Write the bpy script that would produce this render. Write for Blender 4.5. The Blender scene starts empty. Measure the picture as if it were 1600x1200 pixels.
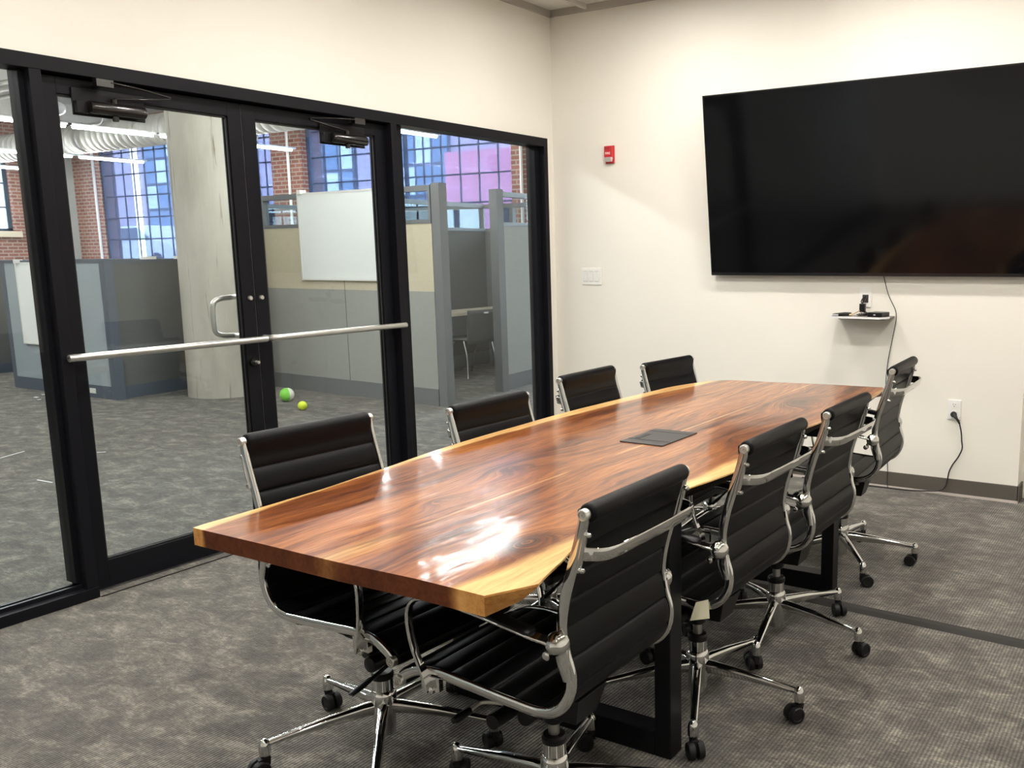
import bpy, math, random
from mathutils import Vector, Matrix, noise
random.seed(7)
PI = math.pi
S = bpy.context.scene
COL = S.collection

# ------------------------------------------------------------------ camera
cam_d = bpy.data.cameras.new('camera'); cam = bpy.data.objects.new('camera', cam_d)
COL.objects.link(cam); S.camera = cam
RX = Vector((0.8592454, 0.5114835, -0.0090473)); UP = Vector((-0.0771678, 0.1471074, 0.9861102)); FW = Vector((-0.5057097, 0.8466126, -0.1658457))
M = Matrix(((RX.x, UP.x, -FW.x, 3.9094), (RX.y, UP.y, -FW.y, -5.4036), (RX.z, UP.z, -FW.z, 1.4237), (0, 0, 0, 1)))
cam.matrix_world = M
cam_d.sensor_width = 36.0; cam_d.lens = 1434.587 / 1600 * 36.0
cam_d.shift_x = -197.8 / 1600; cam_d.shift_y = 33.4 / 1600
cam_d.clip_start = 0.05; cam_d.clip_end = 300

# ------------------------------------------------------------------ world, exposure
w = bpy.data.worlds.new('sky'); S.world = w; w.use_nodes = True
bg = w.node_tree.nodes['Background']
bg.inputs[0].default_value = (0.74, 0.87, 1.0, 1); bg.inputs[1].default_value = 15.0
S.view_settings.view_transform = 'Standard'; S.view_settings.look = 'None'
S.view_settings.gamma = 1; S.view_settings.use_curve_mapping = False
S.view_settings.exposure = 0.1

# ------------------------------------------------------------------ materials
def nt(m): return m.node_tree.nodes, m.node_tree.links
def mat(name, col, rough=0.5, metal=0.0, spec=0.5, var=0.0, vscale=8.0, bump=0.0, bscale=60.0, coat=0.0, emit=None, estr=0.0):
    m = bpy.data.materials.new(name); m.use_nodes = True
    N, L = nt(m); b = N['Principled BSDF']
    b.inputs['Base Color'].default_value = (*col, 1); b.inputs['Roughness'].default_value = rough
    b.inputs['Metallic'].default_value = metal; b.inputs['Specular IOR Level'].default_value = spec
    b.inputs['Coat Weight'].default_value = coat
    if emit: b.inputs['Emission Color'].default_value = (*emit, 1); b.inputs['Emission Strength'].default_value = estr
    tc = N.new('ShaderNodeTexCoord')
    if var > 0:
        n = N.new('ShaderNodeTexNoise'); n.inputs['Scale'].default_value = vscale; n.inputs['Detail'].default_value = 4
        L.new(tc.outputs['Object'], n.inputs['Vector'])
        r = N.new('ShaderNodeValToRGB')
        r.color_ramp.elements[0].position = 0.3; r.color_ramp.elements[1].position = 0.7
        r.color_ramp.elements[0].color = (*[c * (1 - var) for c in col], 1)
        r.color_ramp.elements[1].color = (*[min(1, c * (1 + var)) for c in col], 1)
        L.new(n.outputs[0], r.inputs[0]); L.new(r.outputs[0], b.inputs['Base Color'])
    if bump > 0:
        n2 = N.new('ShaderNodeTexNoise'); n2.inputs['Scale'].default_value = bscale; n2.inputs['Detail'].default_value = 3
        L.new(tc.outputs['Object'], n2.inputs['Vector'])
        bp = N.new('ShaderNodeBump'); bp.inputs['Strength'].default_value = bump; bp.inputs['Distance'].default_value = 0.004
        L.new(n2.outputs[0], bp.inputs['Height']); L.new(bp.outputs[0], b.inputs['Normal'])
    return m

def ramp(N, pts):
    r = N.new('ShaderNodeValToRGB'); e = r.color_ramp.elements
    while len(e) < len(pts): e.new(0.5)
    for i, (p, c) in enumerate(pts):
        e[i].position = p; e[i].color = (*c, 1) if len(c) == 3 else c
    return r
def math_n(N, L, op, a, b=None, clamp=False):
    n = N.new('ShaderNodeMath'); n.operation = op; n.use_clamp = clamp
    for i, v in enumerate((a, b)):
        if v is None: continue
        if isinstance(v, (int, float)): n.inputs[i].default_value = v
        else: L.new(v, n.inputs[i])
    return n.outputs[0]
def mixc(N, L, f, a, b, mode='MIX'):
    n = N.new('ShaderNodeMix'); n.data_type = 'RGBA'; n.blend_type = mode
    for idx, v in ((0, f), (6, a), (7, b)):
        if isinstance(v, (int, float)): n.inputs[idx].default_value = v
        elif isinstance(v, tuple): n.inputs[idx].default_value = (*v, 1)
        else: L.new(v, n.inputs[idx])
    return n.outputs[2]
def mapping(N, L, src, scale=(1, 1, 1), rot=(0, 0, 0), loc=(0, 0, 0)):
    m = N.new('ShaderNodeMapping'); m.inputs['Scale'].default_value = scale; m.inputs['Rotation'].default_value = rot; m.inputs['Location'].default_value = loc
    L.new(src, m.inputs[0]); return m.outputs[0]
def noise_n(N, L, v, scale, detail=4, rough=0.5, dist=0.0):
    n = N.new('ShaderNodeTexNoise'); n.inputs['Scale'].default_value = scale; n.inputs['Detail'].default_value = detail
    n.inputs['Roughness'].default_value = rough; n.inputs['Distortion'].default_value = dist
    L.new(v, n.inputs['Vector']); return n.outputs[0]

def make_carpet():
    m = bpy.data.materials.new('carpet'); m.use_nodes = True; N, L = nt(m); b = N['Principled BSDF']
    tc = N.new('ShaderNodeTexCoord'); o = tc.outputs['Object']
    n1 = noise_n(N, L, mapping(N, L, o, (4.6, 7.0, 1)), 1.35, 8, 0.72, 0.5)
    n2 = noise_n(N, L, mapping(N, L, o, (1, 1.5, 1)), 70, 3, 0.75)
    n3 = noise_n(N, L, mapping(N, L, o, (28, 70, 1), (0, 0, 0.12)), 1.0, 3, 0.6)
    s = math_n(N, L, 'ADD', math_n(N, L, 'MULTIPLY', n1, 0.58), math_n(N, L, 'ADD', math_n(N, L, 'MULTIPLY', n2, 0.20), math_n(N, L, 'MULTIPLY', n3, 0.22)))
    r = ramp(N, [(0.38, (0.066, 0.061, 0.055)), (0.47, (0.106, 0.099, 0.088)), (0.525, (0.152, 0.142, 0.123)), (0.60, (0.285, 0.265, 0.220))])
    L.new(s, r.inputs[0])
    wv = N.new('ShaderNodeTexWave'); wv.wave_type = 'BANDS'; wv.bands_direction = 'X'
    wv.inputs['Scale'].default_value = 28; wv.inputs['Distortion'].default_value = 0.6; wv.inputs['Detail'].default_value = 1; wv.inputs['Detail Scale'].default_value = 4
    L.new(o, wv.inputs['Vector'])
    wv2 = N.new('ShaderNodeTexWave'); wv2.bands_direction = 'Y'; wv2.inputs['Scale'].default_value = 42; wv2.inputs['Distortion'].default_value = 1.2
    L.new(o, wv2.inputs['Vector'])
    g = math_n(N, L, 'ADD', math_n(N, L, 'MULTIPLY', wv.outputs[1], 0.60), math_n(N, L, 'ADD', 0.54, math_n(N, L, 'MULTIPLY', wv2.outputs[1], 0.14)))
    cc = N.new('ShaderNodeCombineColor')
    for i in range(3): L.new(g, cc.inputs[i])
    c = mixc(N, L, 1.0, r.outputs[0], cc.outputs[0], 'MULTIPLY')
    L.new(c, b.inputs['Base Color']); b.inputs['Roughness'].default_value = 0.95; b.inputs['Specular IOR Level'].default_value = 0.15
    b.inputs['Sheen Weight'].default_value = 0.15
    bp = N.new('ShaderNodeBump'); bp.inputs['Strength'].default_value = 0.6; bp.inputs['Distance'].default_value = 0.004
    L.new(math_n(N, L, 'ADD', wv.outputs[1], math_n(N, L, 'MULTIPLY', n2, 1.2)), bp.inputs['Height']); L.new(bp.outputs[0], b.inputs['Normal'])
    return m

def make_wood(end=False):
    m = bpy.data.materials.new('walnut_end_grain' if end else 'walnut'); m.use_nodes = True; N, L = nt(m); b = N['Principled BSDF']
    tc = N.new('ShaderNodeTexCoord'); o = tc.outputs['Object']
    sp = N.new('ShaderNodeSeparateXYZ'); L.new(o, sp.inputs[0]); X, Y, Z = sp.outputs
    # knots: swirl the coordinate around a few burls
    warp = noise_n(N, L, mapping(N, L, o, (2.6, 0.9, 1)), 1.6, 3, 0.5)
    warp2 = noise_n(N, L, mapping(N, L, o, (5, 2.2, 1), (0, 0, 0), (3, 1, 0)), 1.5, 2, 0.5)
    kn = None
    for kx, ky, kr, amp in ((2.63, -3.78, 0.10, 0.9), (2.13, -3.22, 0.16, 0.7), (2.20, -3.62, 0.10, 0.6), (2.45, -1.62, 0.20, 1.0), (2.02, -2.75, 0.14, 0.6), (1.98, -3.55, 0.06, 0.5), (2.55, -2.45, 0.10, 0.5)):
        dx = math_n(N, L, 'MULTIPLY', math_n(N, L, 'SUBTRACT', X, kx), 1.9); dy = math_n(N, L, 'SUBTRACT', Y, ky)
        d = math_n(N, L, 'SQRT', math_n(N, L, 'ADD', math_n(N, L, 'MULTIPLY', dx, dx), math_n(N, L, 'MULTIPLY', dy, dy)))
        g = math_n(N, L, 'MULTIPLY', math_n(N, L, 'SUBTRACT', 1.0, math_n(N, L, 'DIVIDE', d, kr * 1.8), True), amp)
        g = math_n(N, L, 'MULTIPLY', g, g)
        kn = g if kn is None else math_n(N, L, 'ADD', kn, g)
    Xw = math_n(N, L, 'ADD', X, math_n(N, L, 'ADD', math_n(N, L, 'MULTIPLY', math_n(N, L, 'SUBTRACT', warp, 0.5), 0.17), math_n(N, L, 'MULTIPLY', kn, 0.20)))
    Xw = math_n(N, L, 'ADD', Xw, math_n(N, L, 'MULTIPLY', math_n(N, L, 'SUBTRACT', warp2, 0.5), 0.035))
    cv = N.new('ShaderNodeCombineXYZ'); L.new(Xw, cv.inputs[0]); L.new(math_n(N, L, 'MULTIPLY', Y, 0.06), cv.inputs[1]); L.new(math_n(N, L, 'MULTIPLY', Z, 0.8), cv.inputs[2])
    gA = noise_n(N, L, cv.outputs[0], 20, 3, 0.55); gB = noise_n(N, L, cv.outputs[0], 90, 4, 0.6)
    cf = N.new('ShaderNodeCombineXYZ'); L.new(X, cf.inputs[0]); L.new(math_n(N, L, 'MULTIPLY', Y, 0.035), cf.inputs[1]); L.new(Z, cf.inputs[2])
    gC = noise_n(N, L, cf.outputs[0], 420, 2, 0.6)
    big = noise_n(N, L, mapping(N, L, o, (1.3, 0.45, 1)), 1.7, 2, 0.5)
    s = math_n(N, L, 'ADD', math_n(N, L, 'ADD', math_n(N, L, 'MULTIPLY', gA, 0.34), math_n(N, L, 'MULTIPLY', gB, 0.28)), math_n(N, L, 'ADD', math_n(N, L, 'MULTIPLY', gC, 0.18), math_n(N, L, 'MULTIPLY', big, 0.20)))
    s = math_n(N, L, 'SUBTRACT', s, math_n(N, L, 'MULTIPLY', kn, 0.05))
    heart = ramp(N, [(0.39, (0.035, 0.009, 0.004)), (0.45, (0.125, 0.034, 0.010)), (0.50, (0.225, 0.070, 0.019)), (0.55, (0.33, 0.118, 0.032)), (0.63, (0.48, 0.20, 0.06))])
    L.new(s, heart.inputs[0])
    sap = ramp(N, [(0.40, (0.50, 0.27, 0.09)), (0.50, (0.72, 0.44, 0.17)), (0.60, (0.86, 0.58, 0.26))]); L.new(s, sap.inputs[0])
    # sapwood follows both live edges and a thin streak along the glue line
    wob = math_n(N, L, 'MULTIPLY', math_n(N, L, 'SUBTRACT', noise_n(N, L, mapping(N, L, o, (0.3, 2.0, 1)), 1.6, 2), 0.5), 0.14)
    lx = math_n(N, L, 'ADD', math_n(N, L, 'SUBTRACT', X, 1.886), math_n(N, L, 'MULTIPLY', wob, 0.2))
    # left edge drifts towards the window wall in the middle of the board
    yb = math_n(N, L, 'MULTIPLY', math_n(N, L, 'ADD', Y, 2.55), 1 / 1.5); yb2 = math_n(N, L, 'MULTIPLY', yb, yb)
    lx = math_n(N, L, 'ADD', lx, math_n(N, L, 'MULTIPLY', math_n(N, L, 'SUBTRACT', 1.0, yb2), 0.115))
    lm = math_n(N, L, 'MULTIPLY', lx, -70.0, False)
    lm = math_n(N, L, 'ADD', lm, 0.0, True)
    rm = math_n(N, L, 'MULTIPLY', math_n(N, L, 'ADD', math_n(N, L, 'SUBTRACT', X, 2.682), math_n(N, L, 'MULTIPLY', wob, 0.75)), 30.0, True)
    st = math_n(N, L, 'SUBTRACT', 1.0, math_n(N, L, 'MULTIPLY', math_n(N, L, 'ABSOLUTE', math_n(N, L, 'SUBTRACT', X, 2.322)), 130.0), True)
    stn = noise_n(N, L, mapping(N, L, o, (0.2, 1.0, 1)), 2.2, 2)
    st = math_n(N, L, 'MULTIPLY', st, math_n(N, L, 'MULTIPLY', math_n(N, L, 'SUBTRACT', stn, 0.33), 5.0, True))
    st = math_n(N, L, 'MULTIPLY', st, 0.6)
    # wide pale patch where the glue line meets the near end
    pd = math_n(N, L, 'SUBTRACT', 1.0, math_n(N, L, 'MULTIPLY', math_n(N, L, 'ABSOLUTE', math_n(N, L, 'ADD', math_n(N, L, 'SUBTRACT', X, 2.325), math_n(N, L, 'MULTIPLY', wob, 0.3))), 22.0), True)
    pd = math_n(N, L, 'MULTIPLY', pd, math_n(N, L, 'MULTIPLY', math_n(N, L, 'SUBTRACT', -3.82, Y), 5.0, True))
    mask = math_n(N, L, 'MAXIMUM', math_n(N, L, 'MAXIMUM', lm, rm), math_n(N, L, 'MAXIMUM', st, math_n(N, L, 'MULTIPLY', pd, 0.55)))
    kd = ramp(N, [(0.10, (0, 0, 0)), (0.55, (1, 1, 1))]); L.new(kn, kd.inputs[0])
    kdf = math_n(N, L, 'MULTIPLY', kd.outputs[0], math_n(N, L, 'MULTIPLY', math_n(N, L, 'SUBTRACT', 0.60, gB), 6.0, True))
    hc = mixc(N, L, kdf, heart.outputs[0], (0.035, 0.014, 0.009))
    c = mixc(N, L, mask, hc, sap.outputs[0])
    if end:
        c = mixc(N, L, math_n(N, L, 'MULTIPLY', math_n(N, L, 'SUBTRACT', 1.0, mask, True), 0.75), c, (0.085, 0.027, 0.014))
    if end: c = mixc(N, L, 1.0, c, (0.78, 0.62, 0.46), 'MULTIPLY')
    L.new(c, b.inputs['Base Color']); b.inputs['Roughness'].default_value = 0.45 if end else 0.30
    b.inputs['Specular IOR Level'].default_value = 0.2
    b.inputs['Coat Weight'].default_value = 0.1 if end else 0.60; b.inputs['Coat Roughness'].default_value = 0.05; b.inputs['Coat IOR'].default_value = 1.5
    if not end:
        bp = N.new('ShaderNodeBump'); bp.inputs['Strength'].default_value = 0.30; bp.inputs['Distance'].default_value = 0.004
        hb = noise_n(N, L, mapping(N, L, o, (6, 2.6, 1)), 1.6, 2, 0.4)
        rr_ = math_n(N, L, 'ADD', 0.035, math_n(N, L, 'MULTIPLY', math_n(N, L, 'SUBTRACT', noise_n(N, L, mapping(N, L, o, (16, 4, 1), (0, 0, 0.1)), 1.6, 4, 0.6), 0.35), 0.42, True)); L.new(rr_, b.inputs['Coat Roughness'])
        L.new(math_n(N, L, 'ADD', math_n(N, L, 'MULTIPLY', hb, 1.5), math_n(N, L, 'MULTIPLY', gB, 0.10)), bp.inputs['Height']); L.new(bp.outputs[0], b.inputs['Normal']); L.new(bp.outputs[0], b.inputs['Coat Normal'])
    return m

def make_glass(name, tint, base_ref=0.055):
    m = bpy.data.materials.new(name); m.use_nodes = True; N, L = nt(m)
    for n in list(N):
        if n.type == 'BSDF_PRINCIPLED': N.remove(n)
    out = [n for n in N if n.type == 'OUTPUT_MATERIAL'][0]
    g = N.new('ShaderNodeNewGeometry'); d = N.new('ShaderNodeVectorMath'); d.operation = 'DOT_PRODUCT'
    L.new(g.outputs['Incoming'], d.inputs[0]); L.new(g.outputs['Normal'], d.inputs[1])
    c = math_n(N, L, 'ABSOLUTE', d.outputs['Value'])
    p = math_n(N, L, 'POWER', math_n(N, L, 'SUBTRACT', 1.0, c, True), 5.0)
    f = math_n(N, L, 'ADD', math_n(N, L, 'MULTIPLY', p, 0.9), base_ref, True)
    t = N.new('ShaderNodeBsdfTransparent'); t.inputs[0].default_value = (*tint, 1)
    gl = N.new('ShaderNodeBsdfGlossy'); gl.inputs['Roughness'].default_value = 0.0
    mx = N.new('ShaderNodeMixShader'); L.new(f, mx.inputs[0]); L.new(t.outputs[0], mx.inputs[1]); L.new(gl.outputs[0], mx.inputs[2])
    L.new(mx.outputs[0], out.inputs[0]); return m

def make_shade():
    m = bpy.data.materials.new('solar_shade_mesh'); m.use_nodes = True; N, L = nt(m)
    for n in list(N):
        if n.type == 'BSDF_PRINCIPLED': N.remove(n)
    out = [n for n in N if n.type == 'OUTPUT_MATERIAL'][0]
    tc = N.new('ShaderNodeTexCoord')
    t = N.new('ShaderNodeBsdfTransparent'); t.inputs[0].default_value = (0.42, 0.43, 0.51, 1)
    d = N.new('ShaderNodeBsdfTranslucent'); d.inputs[0].default_value = (0.21, 0.25, 0.34, 1)
    d2 = N.new('ShaderNodeBsdfDiffuse'); d2.inputs[0].default_value = (0.11, 0.13, 0.18, 1)
    a = N.new('ShaderNodeAddShader'); L.new(d.outputs[0], a.inputs[0]); L.new(d2.outputs[0], a.inputs[1])
    nz = noise_n(N, L, mapping(N, L, tc.outputs['Object'], (3, 3, 0.5)), 1.5, 3)
    f = math_n(N, L, 'ADD', 0.13, math_n(N, L, 'MULTIPLY', nz, 0.05))
    mx = N.new('ShaderNodeMixShader'); L.new(f, mx.inputs[0]); L.new(t.outputs[0], mx.inputs[1]); L.new(a.outputs[0], mx.inputs[2])
    L.new(mx.outputs[0], out.inputs[0]); return m

def make_brick(name, c1, c2, mortar, sc=1.0, horiz_axis='X'):
    m = bpy.data.materials.new(name); m.use_nodes = True; N, L = nt(m); b = N['Principled BSDF']
    tc = N.new('ShaderNodeTexCoord'); sp = N.new('ShaderNodeSeparateXYZ'); L.new(tc.outputs['Object'], sp.inputs[0])
    cb = N.new('ShaderNodeCombineXYZ'); L.new(math_n(N, L, 'ADD', sp.outputs[0], sp.outputs[1]), cb.inputs[0]); L.new(sp.outputs[2], cb.inputs[1])
    br = N.new('ShaderNodeTexBrick'); L.new(cb.outputs[0], br.inputs['Vector'])
    br.inputs['Color1'].default_value = (*c1, 1); br.inputs['Color2'].default_value = (*c2, 1); br.inputs['Mortar'].default_value = (*mortar, 1)
    br.inputs['Scale'].default_value = sc; br.inputs['Brick Width'].default_value = 0.21; br.inputs['Row Height'].default_value = 0.075; br.inputs['Mortar Size'].default_value = 0.012
    nz = noise_n(N, L, tc.outputs['Object'], 3.0, 5)
    c = mixc(N, L, math_n(N, L, 'MULTIPLY', nz, 0.25), br.outputs[0], mortar)
    L.new(c, b.inputs['Base Color']); b.inputs['Roughness'].default_value = 0.9
    bp = N.new('ShaderNodeBump'); bp.inputs['Strength'].default_value = 0.5; bp.inputs['Distance'].default_value = 0.01
    L.new(br.outputs['Fac'], bp.inputs['Height']); bp.invert = True; L.new(bp.outputs[0], b.inputs['Normal'])
    return m

def make_tile():
    m = mat('ceiling_tile', (0.74, 0.72, 0.67), 0.95, var=0.06, vscale=180, bump=0.6, bscale=260); return m
def make_leather():
    m = mat('black_leather', (0.0048, 0.0048, 0.0054), 0.40, spec=0.125, bump=0.12, bscale=420); return m
def make_concrete():
    m = bpy.data.materials.new('concrete'); m.use_nodes = True; N, L = nt(m); b = N['Principled BSDF']
    tc = N.new('ShaderNodeTexCoord'); o = tc.outputs['Object']
    n1 = noise_n(N, L, mapping(N, L, o, (1, 1, 0.35)), 2.2, 6, 0.6); n2 = noise_n(N, L, mapping(N, L, o, (9, 9, 0.5)), 1.2, 4, 0.7, 0.6)
    r = ramp(N, [(0.3, (0.34, 0.32, 0.27)), (0.5, (0.44, 0.42, 0.36)), (0.7, (0.52, 0.50, 0.44))]); L.new(n1, r.inputs[0])
    r2 = ramp(N, [(0.36, (0.35, 0.30, 0.24)), (0.42, (1, 1, 1))]); L.new(n2, r2.inputs[0])
    L.new(mixc(N, L, 0.8, r.outputs[0], r2.outputs[0], 'MULTIPLY'), b.inputs['Base Color']); b.inputs['Roughness'].default_value = 0.9
    bp = N.new('ShaderNodeBump'); bp.inputs['Strength'].default_value = 0.4; bp.inputs['Distance'].default_value = 0.01
    L.new(n2, bp.inputs['Height']); L.new(bp.outputs[0], b.inputs['Normal']); return m

MT = dict(
    wall=mat('warm_white_paint', (0.83, 0.80, 0.73), 0.75, spec=0.25, var=0.012, vscale=1.2, bump=0.05, bscale=300),
    tile=make_tile(), grid=mat('ceiling_grid', (0.62, 0.60, 0.55), 0.5),
    edge_trim=mat('ceiling_edge_trim', (0.42, 0.39, 0.35), 0.6),
    carpet=make_carpet(), wood=make_wood(), wood_end=make_wood(True),
    bark=mat('bark_edge', (0.030, 0.014, 0.008), 0.55, var=0.6, vscale=22, bump=1.0, bscale=45),
    frame=mat('dark_bronze_aluminium', (0.0070, 0.0070, 0.0095), 0.40, metal=0.0, spec=0.13),
    gasket=mat('gasket', (0.006, 0.006, 0.007), 0.6),
    hardware=mat('black_hardware', (0.010, 0.009, 0.009), 0.16, metal=0.0, spec=0.7),
    alu=mat('satin_aluminium', (0.66, 0.65, 0.62), 0.30, metal=0.85),
    chrome=mat('chrome', (0.68, 0.68, 0.68), 0.07, metal=1.0),
    steel=mat('brushed_steel', (0.42, 0.42, 0.41), 0.28, metal=1.0),
    leather=make_leather(), plastic=mat('black_plastic', (0.007, 0.007, 0.008), 0.36, spec=0.3),
    rubber=mat('caster_rubber', (0.010, 0.010, 0.011), 0.5, spec=0.3),
    powder=mat('black_powder_coat', (0.006, 0.006, 0.0075), 0.36, spec=0.2, bump=0.1, bscale=500),
    screen=mat('tv_screen', (0.0022, 0.0022, 0.0030), 0.09, spec=0.34), bezel=mat('tv_bezel', (0.010, 0.010, 0.012), 0.25),
    white_plastic=mat('white_plastic', (0.84, 0.83, 0.80), 0.35), slot=mat('dark_slot', (0.03, 0.03, 0.03), 0.6),
    base=mat('grey_rubber_base', (0.105, 0.093, 0.080), 0.45, var=0.03, vscale=3), base_toe=mat('base_toe', (0.30, 0.26, 0.23), 0.5),
    alarm=mat('alarm_red', (0.52, 0.015, 0.02), 0.3), alarm_clear=mat('strobe_lens', (0.70, 0.62, 0.60), 0.1, spec=0.8), white_ink=mat('white_lettering', (0.9, 0.88, 0.86), 0.5),
    pale_tag=mat('cream_paper_tag', (0.80, 0.76, 0.56), 0.7),
    grommet=mat('grommet_black', (0.030, 0.029, 0.030), 0.42, metal=0.2), cover=mat('rubber_cord_cover', (0.040, 0.038, 0.036), 0.8, spec=0.15),
    shelf_g=mat('shelf_top', (0.16, 0.15, 0.15), 0.25), shelf_edge=mat('shelf_edge', (0.80, 0.80, 0.80), 0.3),
    grey_trim=mat('cubicle_grey_trim', (0.150, 0.160, 0.168), 0.45), beige_fab=mat('beige_fabric', (0.60, 0.54, 0.40), 0.9, var=0.04, vscale=40, bump=0.3, bscale=300),
    grey_fab=mat('grey_fabric', (0.33, 0.335, 0.315), 0.9, var=0.04, vscale=40, bump=0.3, bscale=300),
    blue_fab=mat('blue_grey_fabric', (0.30, 0.345, 0.365), 0.9, var=0.04, vscale=40), dark_fab=mat('charcoal_fabric', (0.125, 0.130, 0.128), 0.9, var=0.04, vscale=40),
    navy_trim=mat('blue_grey_trim', (0.095, 0.115, 0.145), 0.4), board=mat('whiteboard', (0.86, 0.89, 0.87), 0.22), wb_frame=mat('whiteboard_frame', (0.74, 0.74, 0.70), 0.35),
    desk=mat('beige_laminate', (0.60, 0.54, 0.43), 0.4), concrete=make_concrete(), white_conc=mat('painted_concrete', (0.42, 0.415, 0.385), 0.9, var=0.08, vscale=2.5),
    duct=mat('painted_duct', (0.46, 0.45, 0.41), 0.55), pipe=mat('painted_pipe', (0.50, 0.53, 0.53), 0.5),
    brick=make_brick('red_brick', (0.20, 0.060, 0.042), (0.30, 0.10, 0.07), (0.36, 0.30, 0.26)),
    brick_far=make_brick('pale_mauve_brick', (0.42, 0.36, 0.44), (0.50, 0.43, 0.50), (0.58, 0.52, 0.58)),
    mull=mat('window_steel', (0.030, 0.050, 0.075), 0.5), grey_wall=mat('grey_plaster', (0.40, 0.42, 0.42), 0.8, var=0.04, vscale=2),
    sill=mat('stone_sill', (0.62, 0.55, 0.42), 0.8), pink=mat('pink_painted_wall', (0.80, 0.28, 0.36), 0.8, var=0.05), far_glass=mat('far_window_glass', (0.10, 0.22, 0.34), 0.12, spec=0.8),
    pale_panel=mat('pale_panel', (0.70, 0.86, 0.90), 0.5), asphalt=mat('asphalt', (0.20, 0.20, 0.21), 0.9), car=mat('car_paint', (0.62, 0.70, 0.74), 0.2, coat=0.5),
    car_dark=mat('car_glass', (0.04, 0.07, 0.10), 0.1), ball_g=mat('green_ball', (0.20, 0.62, 0.06), 0.6), ball_w=mat('ball_white', (0.85, 0.85, 0.78), 0.6), ball_y=mat('yellow_ball', (0.72, 0.85, 0.05), 0.8, bump=0.3),
    tube=mat('lamp_tube', (1, 1, 1), 0.5, emit=(1.0, 0.99, 0.97), estr=140.0), can=mat('downlight_lens', (1, 1, 1), 0.5, emit=(1.0, 0.955, 0.885), estr=355.0),
    can_trim=mat('downlight_trim', (0.8, 0.78, 0.74), 0.4), paper=mat('paper_scrap', (0.85, 0.87, 0.88), 0.8), cable=mat('black_cable', (0.012, 0.012, 0.012), 0.45), brass=mat('gold_connector', (0.60, 0.42, 0.22), 0.3, metal=0.9),
    grey_plastic=mat('grey_plastic', (0.55, 0.55, 0.56), 0.3), lever_rod=mat('pale_rod', (0.60, 0.58, 0.53), 0.3, metal=0.4),
)
MT['glass'] = make_glass('partition_glass', (0.92, 0.945, 0.94), 0.027)
MT['win_glass'] = make_glass('window_glass', (0.95, 0.98, 1.0), 0.04)
MT['cub_glass'] = make_glass('cubicle_glass', (0.93, 0.97, 0.98), 0.04)
MT['shade'] = make_shade()

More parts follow.
